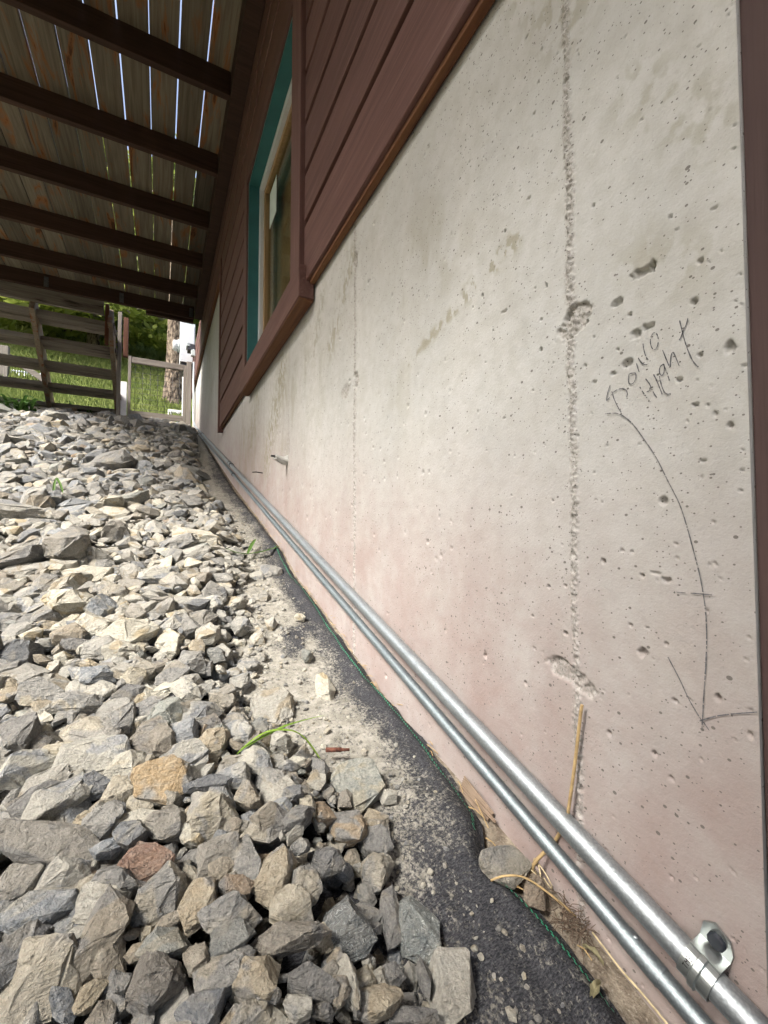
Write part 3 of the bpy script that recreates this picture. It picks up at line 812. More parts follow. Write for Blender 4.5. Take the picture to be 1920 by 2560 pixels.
box('casing', -.046, -.0095, WY1 + .0005, CY1, WZ0 + .001, CZ1, SIDING_V, win, .003)
box('casing', -.044, -.0095, WY0, WY1, WZ1 + .0005, CZ1, SIDING, win, .003)
sill = box('sill', -.054, -.004, 1.268, 2.37, 1.266, 1.369, SIDING, win, .004)
box('sill_underside', -.050, -.006, 1.272, 2.366, 1.260, 1.2655, RAW_WOOD, sill, .001)
# room behind the pane; added tan panel colours in a warm brown reflection
box('reflection_panel', .085, .09, WY0 - .1, WY1 + .3, WZ0 - .05, WZ1 + .05, REFLECTION_TAN, win, 0)
box('inner_casing', .062, .083, WY1 - .15, WY1 - .085, WZ0, WZ1, PINE_TRIM, win, .002)
box('inner_casing', .062, .083, WY0 + .10, WY1 - .165, WZ1 - .16, WZ1 - .11, PINE_TRIM, win, .002)
box('room_back', .7, .71, WY0 - .6, WY1 + .8, WZ0 - .3, WZ1 + .4, DARK_ROOM, win, 0)
# ------------------------------------------------------------------ conduits along the wall
def conduit(name, label, z0, slope, rad, xc, mat, y_end, cat_group):
    base = Vector((xc, .2, z0 + slope * .2))
    root = empty(name, base)
    tag(root, label, 'conduit', cat_group)
    return root
up_root = conduit('conduit', 'upper and thicker of two galvanised conduits, clamped low along the concrete wall', .125, .2855, .0112, -.0155, GALV, 6.1, 'galvanised conduits on the wall')
lo_root = conduit('conduit', 'lower and thinner of two galvanised conduits running low along the concrete wall', .0785, .2855, .0092, -.0140, GALV, 6.1, 'galvanised conduits on the wall')
def run(z0, x, ys): return [(x, y, z0 + .2855 * y) for y in ys]
ys = list(np.linspace(-.9, 6.05, 40))
rad_u, rad_l = .0116, .0088
pu = run(.125, -.0155, ys)
# bend: upper one turns up the wall to the utility box
e = pu[-1]
pu += [(-.022, 6.12, e[2] + .03), (-.032, 6.20, e[2] + .075), (-.042, 6.27, e[2] + .14), (-.046, 6.31, e[2] + .24), (-.047, 6.33, e[2] + .5), (-.047, 6.34, e[2] + .97)]
tube('tube', pu, rad_u, GALV, up_root, 24)
pl = run(.0785, -.0140, ys)
e = pl[-1]
pl += [(-.016, 6.10, e[2] + .012), (-.03, 6.16, e[2] + .0), (-.05, 6.2, e[2] - .03), (-.06, 6.22, e[2] - .12)]
tube('tube', pl, rad_l, GALV_DARK, lo_root, 24)
def along(z0, x, y0, y1, r, name, mat, parent, seg=24):
    return tube(name, [(x, y0, z0 + .2855 * y0), (x, y1, z0 + .2855 * y1)], r, mat, parent, seg + 12, smooth=False)
for y0 in (2.93, 5.2):
    c = along(.125, -.0155, y0, y0 + .07, rad_u + .0022, 'coupling', GALV, up_root)
    along(.125, -.0155, y0 - .012, y0, rad_u + .0034, 'compression_ring', DARK_METAL, c)
    along(.125, -.0155, y0 + .07, y0 + .082, rad_u + .0034, 'compression_ring', DARK_METAL, c)
for y0 in (2.84, 5.0):
    c = along(.0785, -.0140, y0, y0 + .055, rad_l + .0018, 'coupling', GALV_DARK, lo_root)
    along(.0785, -.0140, y0 - .01, y0, rad_l + .003, 'compression_ring', DARK_METAL, c)
# set screw coupling on the lower tube
c = along(.0785, -.0140, .238, .272, rad_l + .0007, 'coupling', GALV_DARK, lo_root)
tube('set_screw', [(-.0140, .262, .0785 + .2855 * .262 + rad_l), (-.0140, .262, .0785 + .2855 * .262 + rad_l + .002)], .0028, GALV, c, 12)

def strap():
    """one-hole strap: a saddle band with a rib round the upper tube and a bolted ear on the wall above it"""
    yc = .205; zc = .125 + .2855 * yc; xc = -.0155
    d = Vector((0, 1, .2855)).normalized(); n = Vector((-1, 0, 0)); u = Vector((0, -.2855, 1)).normalized()
    C = Vector((xc, yc, zc)); w = .0115; r = rad_u + .0012; t = .0016
    V, Fc = [], []
    # saddle profile from below the tube, round the front, to the top, then down to the ear on the wall
    prof = []
    for a in np.linspace(-150, 78, 26):
        ar = math.radians(a); prof.append((math.cos(ar), math.sin(ar)))   # (out from wall, up)
    stations = [(-w, 0), (-w * .28, 0), (-w * .20, .0022), (w * .20, .0022), (w * .28, 0), (w, 0)]
    for (s, lift) in stations:
        for (o_, p_) in prof:
            rr = r + lift
            V.append(C + d * s + n * (o_ * rr) + u * (p_ * rr))
        for (o_, p_) in prof:
            rr = r + lift + t
            V.append(C + d * s + n * (o_ * rr) + u * (p_ * rr))
    m = len(prof); row = 2 * m
    for i in range(len(stations) - 1):
        for j in range(m - 1):
            a = i * row + m + j; b = (i + 1) * row + m + j
            Fc.append((a, a + 1, b + 1, b))
            a2 = i * row + j; b2 = (i + 1) * row + j
            Fc.append((a2, b2, b2 + 1, a2 + 1))
        for j in (0, m - 1):
            Fc.append((i * row + j, i * row + m + j, (i + 1) * row + m + j, (i + 1) * row + j))
    for i in (0, len(stations) - 1):
        for j in range(m - 1):
            Fc.append((i * row + j, i * row + j + 1, i * row + m + j + 1, i * row + m + j))
    band = mesh_obj('strap', V, Fc, STRAP_METAL, up_root)
    # ear plate against the wall
    E0 = C + u * (r - .001)
    xw = -.0015
    outline = [(-w, 0), (-w, .014), (-w * .62, .0225), (w * .45, .0265), (w * 1.05, .0195), (w, 0)]
    V = []
    for xx in (xw, xw - .0022):
        for (s, h) in outline:
            p = C + d * s + u * (r + h - .003); V.append((xx, p.y, p.z))
    k = len(outline)
    Fc = [tuple(range(k))[::-1], tuple(range(k, 2 * k))] + [(i, (i + 1) % k, k + (i + 1) % k, k + i) for i in range(k)]
    mesh_obj('strap_ear', V, Fc, STRAP_METAL, band)
    # web joining the saddle top to the ear
    V = []
    for s in (-w, w):
        for q in ((n, .3), (n, -.9)):
            pass
        p0 = C + d * s + u * (r + t * .8) + n * (r * .20); p1 = C + d * s + u * (r + .0022); p1 = Vector((xw - .002, p1.y, p1.z))
        p2 = p1 + u * .002; p3 = p0 + u * .0016
        V += [p0, p1, p2, p3]
    mesh_obj('strap_web', V, [(0, 1, 2, 3)[::-1], (4, 5, 6, 7), (3, 2, 6, 7), (0, 4, 5, 1), (0, 3, 7, 4)], STRAP_METAL, band)
    hc = C + d * (w * .02) + u * (r + .0115)
    tube('anchor_bolt', [(xw - .001, hc.y, hc.z), (xw - .0048, hc.y, hc.z), (xw - .0056, hc.y, hc.z)], [.0068, .0066, .0052], BOLT_DARK, band, 10, smooth=False)
    # embossed lettering on the band: E M T
    def emb(strokes, s0, a0, scale):
        V, Fc = [], []
        for st in strokes:
            for (p, q) in zip(st[:-1], st[1:]):
                p, q = Vector(p), Vector(q); tt = (q - p).normalized(); nn = Vector((-tt.y, tt.x)) * .16
                o0 = len(V)
                for c2 in (p + nn, p - nn, q - nn, q + nn):
                    ang = math.radians(a0) + c2.x * scale / (r + t)
                    rr = r + t + .0004
                    V.append(C + d * (s0 + c2.y * scale) + n * (math.cos(ang) * rr) + u * (math.sin(ang) * rr))
                Fc.append((o0, o0 + 1, o0 + 2, o0 + 3))
        return V, Fc
    EMT = [[(0, 0), (0, 2)], [(0, 0), (1, 0)], [(0, 1), (.8, 1)], [(0, 2), (1, 2)],
           [(1.6, 0), (1.6, 2), (2.2, 1), (2.8, 2), (2.8, 0)], [(3.4, 2), (4.6, 2)], [(4, 2), (4, 0)]]
    EMT = [[(-x, y) for x, y in st] for st in EMT]
    v, f = emb(EMT, w * .38, 46, .0019)
    mesh_obj('strap_lettering', v, f, DARK_METAL, band)
strap()

# ------------------------------------------------------------------ meter and utility box at the far end
mt = empty('electric_meter', (0, 6.85, 2.95))
tag(mt, 'white electric meter enclosure with round glass meter on the far house wall', 'meter')
box('enclosure', -.205, -.035, 6.80, 7.12, 2.97, 3.72, BOX_WHITE, mt, .006)
box('lower_housing', -.195, -.036, 6.83, 7.08, 2.915, 2.969, DARK_METAL, mt, .004)
tube('meter_ring', [(-.204, 6.96, 3.25), (-.235, 6.96, 3.25)], .09, BOX_GREY, mt, 28)
tube('meter_glass', [(-.236, 6.96, 3.25), (-.285, 6.96, 3.25), (-.30, 6.96, 3.25)], [.078, .076, .055], BOX_WHITE, mt, 28)
ub = empty('utility_box', (0, 6.4, 3.0))
tag(ub, 'small grey utility box mounted in front of the white meter enclosure', 'box')
bx = box('box_body', -.142, -.034, 6.38, 6.56, 3.055, 3.37, BOX_GREY, ub, .004)
box('cover_panel', -.130, -.046, 6.372, 6.3795, 3.085, 3.335, BOX_WHITE, bx, .003)
box('base', -.125, -.036, 6.39, 6.54, 3.005, 3.0545, DARK_METAL, ub, .003)
tube('fitting', [(-.047, 6.36, 2.93), (-.047, 6.36, 3.01)], .016, GALV, ub, 12)
box('junction', -.085, -.034, 6.30, 6.37, 2.90, 2.98, BOX_GREY, ub, .003)
box('junction_cover', -.10, -.036, 6.295, 6.30, 2.985, 3.05, DARK_METAL, ub, .002)

# ------------------------------------------------------------------ deck overhead
HANGER = plain_mat('dull_hanger', (0.10, 0.105, 0.11), 0.6, 0.4, 0.6)
deck = empty('deck', (-1.0, 2.5, 3.1))
tag(deck, 'weathered timber deck overhead, its boards and dark joists seen from below', 'deck')
DZ = 3.115; JB = 2.975
DX = -1.75          # edge of an invented, unseen notch that lets the sun in
gaps = [(-.030, .002), (-.092, .002), (-.232, .0075), (-.373, .0075), (-.515, .005), (-.658, .0095), (-.800, .0085), (-.943, .007), (-1.088, .008), (-1.23, .007), (-1.372, .006), (-1.515, .004), (-1.657, .004), (-1.80, .004), (-1.94, .004), (-2.08, .004)]
rb = random.Random(3)
for i in range(len(gaps) - 1):
    (a, ga), (b, gb) = gaps[i], gaps[i + 1]
    yj = [2.47 + .605 * k for k in (-1, 1, 3)][i % 3]
    th = DZ + .036 + rb.uniform(-.002, .002)
    if b < DX - .05:
        box('deck_board', b + gb / 2, a - ga / 2, -4.2, -.54, DZ, th, DECK_WOOD, deck, .003)
        box('deck_board', b + gb / 2, a - ga / 2, 1.3, 5.44, DZ, th, DECK_WOOD, deck, .003)
        continue
    box('deck_board', b + gb / 2, a - ga / 2, -4.2, yj - .0015, DZ, th, DECK_WOOD, deck, .003)
    box('deck_board', b + gb / 2, a - ga / 2, yj + .0015, 5.44, DZ, th, DECK_WOOD, deck, .003)
# unseen wide deck platform behind the viewer, added to shade the near ground
for k in range(17):
    x1 = -2.09 - .142 * k
    box('deck_board', x1 - .137, x1, -4.2, -.54, DZ, DZ + .036, DECK_WOOD, deck, .003)
for k in range(1):
    x1 = -2.09 - .142 * k
    box('deck_board', x1 - .137, x1, 1.3, 5.44, DZ, DZ + .036, DECK_WOOD, deck, .003)
JY = [2.45 + .6 * k for k in range(-10, 5)]
for y in JY:
    box('joist', (-4.45 if y < -.5 else DX if y < 1.3 else -2.22), -.112, y, y + .038, JB, DZ - .001, JOIST_WOOD, deck, .003)
box('ledger', -.110, -.0315, -4.2, 5.335, JB - .005, DZ - .001, JOIST_WOOD, deck, .003)
rim = box('rim_joist', -2.22, -.112, 5.335, 5.373, JB - .002, DZ - .001, JOIST_WOOD, deck, .003)
box('edge_joist', DX - .039, DX - .001, -.53, 1.3, JB, DZ - .001, JOIST_WOOD, deck, .003)
for x in (-.115, -.80, -1.45):
    h = box('joist_hanger', x - .05, x - .012, 5.325, 5.334, JB + .01, DZ - .03, HANGER, deck, .001)
box('beam', -.60, -.115, 5.376, 5.43, JB - .03, DZ - .001, JOIST_WOOD, deck, .003)

# ------------------------------------------------------------------ stairs going down behind the deck
st = empty('staircase', (-1.4, 6.4, 2.0))
tag(st, 'open grey timber staircase seen from behind, descending from the far deck edge', 'staircase')
box('header', -2.75, -1.005, 5.445, 5.485, 2.862, 3.02, GREY_WOOD_X, st, .004)
N_T = 5
top = (5.53, 2.772); bot = (6.65, 2.082)
for k in range(N_T):
    t = k / (N_T - 1)
    y = top[0] + (bot[0] - top[0]) * t; z = top[1] + (bot[1] - top[1]) * t
    box('tread', -2.8, -.905, y - .02, y + .112, z - .008, z + .045, GREY_WOOD_X, st, .004)
    box('tread', -2.8, -.905, y + .120, y + .252, z - .008, z + .045, GREY_WOOD_X, st, .004)
for (xa, xb) in ((-1.615, -1.70), (-.940, -.958), (-2.72, -2.75)):
    beam('stringer', (xa, 5.47, 2.87), (xb, 7.10, 1.92), 0.046, .23, STRINGER_WOOD, st)

# ------------------------------------------------------------------ gate, posts
gp = empty('gate', (-.46, 6.62, 2.05))
tag(gp, 'low weathered wooden gate with wire mesh between post and house', 'gate')
box('top_rail', -.80, -.165, 6.60, 6.638, 2.775, 2.855, GREY_WOOD_X, gp, .003)
box('bottom_rail', -.80, -.165, 6.60, 6.638, 2.045, 2.125, GREY_WOOD_X, gp, .003)
box('stile', -.835, -.8015, 6.595, 6.635, 2.03, 2.86, GREY_WOOD_Z, gp, .003)
box('stile', -.1635, -.125, 6.595, 6.635, 2.03, 2.85, GREY_WOOD_Z, gp, .003)
for k in range(7):
    x = -.80 + .635 * (k + .5) / 7
    tube('wire', [(x, 6.645, 2.06), (x, 6.645, 2.85)], .0024, DARK_METAL, gp, 6)
for k in range(9):
    z = 2.13 + .64 * (k + .5) / 9
    tube('wire', [(-.82, 6.6445, z), (-.14, 6.6445, z)], .0022, DARK_METAL, gp, 6)
o = box('gate_post', -.122, -.062, 6.56, 6.625, 1.85, 2.90, GREY_WOOD_Z, None, .004)
tag(o, 'grey wooden gate post standing close against the house wall', 'post')
o = box('gate_post', -.915, -.845, 6.60, 6.67, 1.85, 2.50, WHITE_PAINT, None, .004)
tag(o, 'short pale block post at the hinge side of the low gate', 'post')
o = box('stair_post', -.900, -.862, 5.84, 5.90, 1.62, 3.10, GREY_WOOD_Z, None, .004)
tag(o, 'tall pale grey post right of the stairs with a sunlit edge', 'post')
o = box('stair_post', -.852, -.80, 5.96, 6.01, 2.62, 3.10, RED_POST, None, .004)
tag(o, 'short red brown post hanging under the deck right of the stairs', 'post')
o = box('stair_post', -.992, -.955, 5.475, 5.51, 2.55, 3.0, RED_POST, None, .004)
tag(o, 'red brown post below the deck rim at the stair corner', 'post')
# ------------------------------------------------------------------ background: fence, trees, meadow
o = box('fence_post', -2.885, -2.77, 9.36, 9.47, 2.3, 3.66, GREY_WOOD_Z, None, .006)
tag(o, 'weathered fence post with a pale top beyond the stairs at the left edge', 'post')
def fence_panel(name, label, x0, x1, y0, y1, zb, h, nv):
    root = empty(name, ((x0 + x1) / 2, (y0 + y1) / 2, zb)); tag(root, label, 'fence', 'wire fence beyond the stairs')
    for t in np.linspace(0, 1, nv):
        x = x0 + (x1 - x0) * t; y = y0 + (y1 - y0) * t
        tube('picket_wire', [(x, y, zb - .3), (x, y, zb + h)], .006, GALV, root, 6)
    for hh in (.06, h * .5, h - .02):
        tube('rail_wire', [(x0, y0, zb + hh), (x1, y1, zb + hh)], .008, GALV, root, 6)
    for t in (0, 1):
        x = x0 + (x1 - x0) * t; y = y0 + (y1 - y0) * t
        box('end_post', x - .03, x + .03, y - .03, y + .03, zb - .3, zb + h + .04, WHITE_PAINT, root, .004)
    return root
fence_panel('wire_fence', 'pale wire fence panel behind the lower stair treads, left of the stringer', -3.35, -2.40, 9.9, 9.9, 2.80, .62, 26)
fence_panel('wire_fence', 'pale wire fence panel between the two stair stringers', -2.21, -1.55, 9.9, 9.9, 2.72, .43, 24)
o = box('white_rail', -1.10, -.45, 11.0, 11.05, 3.46, 3.575, WHITE_PAINT, None, .006)
tag(o, 'white horizontal rail seen through the gate mesh', 'rail')
o = box('white_board', -.33, -.11, 8.55, 8.75, 2.40, 2.69, WHITE_PAINT, None, .01)
tag(o, 'white board lying on the ground at the foot of the big tree', 'board')
o = box('white_stake', -.118, -.082, 8.2, 8.24, 2.2, 3.2, WHITE_PAINT, None, .004)
tag(o, 'thin white stake standing right behind the gate post', 'stake')
beam_o = beam('fence_brace', (-2.80, 9.42, 3.52), (-2.12, 9.42, 3.05), .05, .09, GREY_WOOD_X)
tag(beam_o, 'slanting timber brace leaning down from the far fence post', 'brace')

def trunk_mesh(name, base, top, r0, r1, parent, flare=1.5, seg=28, rings=40, seed=0):
    base, top = Vector(base), Vector(top)
    rg = np.random.default_rng(seed)
    V, Fc = [], []
    for i in range(rings):
        t = i / (rings - 1)
        c = base.lerp(top, t)
        r = r0 + (r1 - r0) * t
        r *= 1 + (flare - 1) * math.exp(-t * 9)
        c = c + Vector((.03 * math.sin(t * 5 + seed), .03 * math.cos(t * 4 + seed), 0))
        for k in range(seg):
            a = 2 * math.pi * k / seg
            q = r * (1 + .10 * (vnoise(a * 4.0, t * 14, seed) - .5) + .13 * (float(vnoise(a * 9.0, t * 45, seed + 3)) - .5))
            V.append(c + Vector((math.cos(a) * q, math.sin(a) * q, 0)))
    for i in range(rings - 1):
        for k in range(seg):
            a, b = i * seg + k, i * seg + (k + 1) % seg
            Fc.append((a, b, b + seg, a + seg))
    return mesh_obj(name, V, Fc, BARK, parent, smooth=True)

def crown(name, parent, mat, base, height, zlow, rmax, nbranch, seed, droop=.25, dens=60, leaf=.11):
    """whorled conifer crown: limbs with needle sprays (thin quads) spread through the volume"""
    rg = np.random.default_rng(seed)
    base = np.array(base, float)
    limbs = []; Q = []
    for i in range(nbranch):
        t = rg.random() ** 1.15
        z = zlow + (height - zlow) * t
        L = rmax * (1 - t) ** .7 * rg.uniform(.55, 1.1) + .25
        a = rg.uniform(0, 2 * math.pi)
        d = np.array([math.cos(a), math.sin(a), 0])
        p0 = base + np.array([0, 0, z])
        n = 6
        pts = [p0 + d * L * s + np.array([0, 0, -droop * L * s * s + .08 * L * s]) for s in np.linspace(0, 1, n)]
        limbs.append(pts)
        m = int(dens * L)
        s = rg.random(m) ** .6
        c = p0 + d * (L * s)[:, None] + np.stack([0 * s, 0 * s, -droop * L * s * s + .08 * L * s], 1)
        side = np.array([-d[1], d[0], 0])
        c = c + side * (rg.normal(0, .22, m) * (.35 + s) * min(1, L * .5))[:, None] + np.array([0, 0, 1]) * rg.normal(-.03, .09, m)[:, None]
        ax = d * rg.uniform(.2, 1, m)[:, None] + side * rg.normal(0, .8, m)[:, None] + np.array([0, 0, 1]) * rg.normal(-.2, .35, m)[:, None]
        ax /= np.linalg.norm(ax, axis=1)[:, None]
        w = np.cross(ax, rg.normal(0, 1, (m, 3))); w /= np.linalg.norm(w, axis=1)[:, None]
        l = leaf * 1.7 * rg.uniform(.6, 1.5, m)[:, None]; ww = l * .24
        Q.append(np.stack([c - w * ww * .4, c + ax * l * .5 - w * ww, c + ax * l, c + ax * l * .5 + w * ww], 1))
    Q = np.concatenate(Q)
    V = Q.reshape(-1, 3); Fc = np.arange(len(V)).reshape(-1, 4)
    o = np_mesh(name, V, Fc, mat, parent)
    g = [tube_geo(p, list(np.linspace(.035, .008, len(p))), 5, False) for p in limbs[::2]]
    mesh_obj('limbs', *merge_geo(g), TWIG, parent)
    return o

def tree(label, x, y, h, r0, zlow, rmax, nb, mi, seed, leaf=.11, dens=60, group='conifers on the slope'):
    zb = float(zf(y)) - .3
    root = empty('pine_tree', (x, y, zb)); tag(root, label, 'tree', group)
    trunk_mesh('trunk', (x, y, zb), (x + .1, y + .1, zb + h), r0, r0 * .45, root, seed=seed)
    crown('crown', root, NEEDLES[mi], (x, y, zb), h, zlow, rmax, nb, seed, dens=dens, leaf=leaf)
    return root
tree('thick barked pine trunk standing right behind the gate', -.255, 9.6, 5.6, .17, 3.6, 1.6, 26, 0, 1, dens=34)
tree('dark slim pine trunk seen through the stair treads, left one of the pair', -3.24, 15.2, 7.5, .10, 2.2, 2.6, 80, 0, 2, .13, 50)
tree('dark pine trunk seen through the stair treads, right one of the pair', -2.93, 15.0, 7.5, .135, 2.2, 2.6, 80, 2, 3, .13, 50)
tree('bright green conifer with low sweeping branches between stairs and gate', -2.0, 13.0, 6, .13, .9, 3.0, 150, 1, 4, .12, 60)
tree('conifer whose low boughs fill the gap above the top stair tread', -4.6, 14.5, 6, .15, 1.2, 3.2, 120, 1, 5, .14, 50)
tree('conifer high on the slope behind the pair of dark trunks', -4.0, 20.0, 7, .2, 1.2, 3.8, 140, 0, 6, .18, 45)
tree('conifer on the slope farthest right, partly behind the thick trunk', -1.0, 17.5, 7, .18, .8, 3.6, 140, 1, 7, .16, 45)
tree('conifer on the slope at the far left behind the fence post', -6.5, 19.0, 7, .2, 1.0, 4.2, 140, 0, 8, .18, 40)
tree('dark conifer on the upper slope between the bright ones', -2.6, 24.0, 8, .2, .6, 4.6, 150, 2, 9, .22, 40)
tree('dark conifer on the upper slope to the left', -6.5, 25.0, 8, .2, .6, 5.0, 150, 2, 10, .24, 36)
tree('dark conifer on the upper slope to the right', 1.2, 25.0, 8, .2, .6, 5.0, 150, 2, 12, .24, 36)

def build_tree_screen():  # unseen trees, put in to block low light from the sky
    """added mass of young conifers, out of view left of the deck"""
    Q = []; T = []
    for k in range(13):
        x = -6.4 - 1.1 * (k % 3) - .3 * math.sin(k * 2.1); y = -9.5 + 1.15 * k
        zb = float(zf(y)) - .6; h = 4.4 + .5 * math.sin(k * 1.7) + .25 * max(0, y)
        r2 = np.random.default_rng(300 + k)
        m = 2600
        t = r2.random(m) ** .8; a = r2.uniform(0, 2 * math.pi, m); rr = (1.75 * (1 - t) ** .75 + .12) * r2.random(m) ** .4
        c = np.stack([x + np.cos(a) * rr, y + np.sin(a) * rr, zb + .15 + h * t - .25 * rr], 1)
        ax = np.stack([np.cos(a), np.sin(a), r2.normal(-.3, .4, m)], 1) + r2.normal(0, .5, (m, 3)); ax /= np.linalg.norm(ax, axis=1)[:, None]
        w = np.cross(ax, r2.normal(0, 1, (m, 3))); w /= np.linalg.norm(w, axis=1)[:, None]
        l = r2.uniform(.14, .36, m)[:, None]; ww = l * .26
        Q.append(np.stack([c - w * ww * .4, c + ax * l * .5 - w * ww, c + ax * l, c + ax * l * .5 + w * ww], 1))
    V = np.concatenate(Q).reshape(-1, 3)
    o = np_mesh('tree_screen', V, np.arange(len(V)).reshape(-1, 4), NEEDLES[2])
    tag(o, 'unseen young conifers added left of the deck to screen low sky light', 'wood', kind='stuff')
build_tree_screen()

def meadow():
    rg = np.random.default_rng(8)
    n = 60000
    y = 7.4 + 12 * rg.random(n) ** 1.3
    x = -.34 * rg.random(n) * y + rg.uniform(-.3, .4, n)
    x = np.where(y < 8.1, np.minimum(x, -.25), x)
    z = zf(y) + (fbm(x * .4, y * .4, 5) - .5) * .5 * sstep(7.2, 10, y) - .02
    h = rg.uniform(.06, .22, n) * (.8 + .03 * y); a = rg.uniform(0, 2 * math.pi, n)
    w = .006 + .0009 * y
    lean = rg.uniform(.1, .6, n) * h
    d = np.stack([np.cos(a), np.sin(a), 0 * a], 1); s = np.stack([-np.sin(a), np.cos(a), 0 * a], 1)
    P = np.stack([x, y, z], 1)
    m1 = P + d * (lean * .3)[:, None] + np.array([0, 0, 1]) * (h * .6)[:, None]
    tp = P + d * lean[:, None] + np.array([0, 0, 1]) * h[:, None]
    Q = np.stack([P - s * w[:, None], P + s * w[:, None], m1 + s * (w * .7)[:, None], tp, m1 - s * (w * .7)[:, None]], 1)
    V = Q.reshape(-1, 3); Fc = np.arange(len(V)).reshape(-1, 5)
    o = np_mesh('meadow_grass', V, Fc, MEADOW)
    tag(o, 'bright green grass on the slope beyond the gate and stairs', 'grass', kind='stuff')
meadow()

def blade(pts, w, seed=0):
    """a folded grass leaf along pts (V section)"""
    pts = [Vector(p) for p in pts]; n = len(pts)
    V, Fc = [], []
    for i, p in enumerate(pts):
        d = (pts[min(i + 1, n - 1)] - pts[max(i - 1, 0)]).normalized()
        s = d.cross(Vector((0, 0, 1)))
        s = s.normalized() if s.length > 1e-4 else Vector((1, 0, 0))
        u = s.cross(d)
        k = w * math.sin(math.pi * min(.97, (.12 + .88 * i / (n - 1)))) ** .6 * (1 if i < n - 1 else .15)
        V += [p - s * k + u * k * .35, p, p + s * k + u * k * .35]
    for i in range(n - 1):
        a = 3 * i
        Fc += [(a, a + 1, a + 4, a + 3), (a + 1, a + 2, a + 5, a + 4)]
    return V, Fc
def curve_pts(ctrl, n=14):
    P = [Vector(p) for p in ctrl]; out = []
    for i in range(len(P) - 1):
        p0, p1, p2, p3 = P[max(i - 1, 0)], P[i], P[i + 1], P[min(i + 2, len(P) - 1)]
        for k in range(n):
            t = k / n
            out.append(.5 * ((2 * p1) + (p2 - p0) * t + (2 * p0 - 5 * p1 + 4 * p2 - p3) * t * t + (3 * p1 - p0 - 3 * p2 + p3) * t ** 3))
    out.append(P[-1]); return out
def weeds(label, blades, mat, w, name='grass_tuft'):
    root = empty(name, blades[0][0]); tag(root, label, 'grass', 'grass growing in the gravel')
    for b in blades:
        mesh_obj('leaf', *blade(curve_pts(b, 6), w), mat, root)
    return root
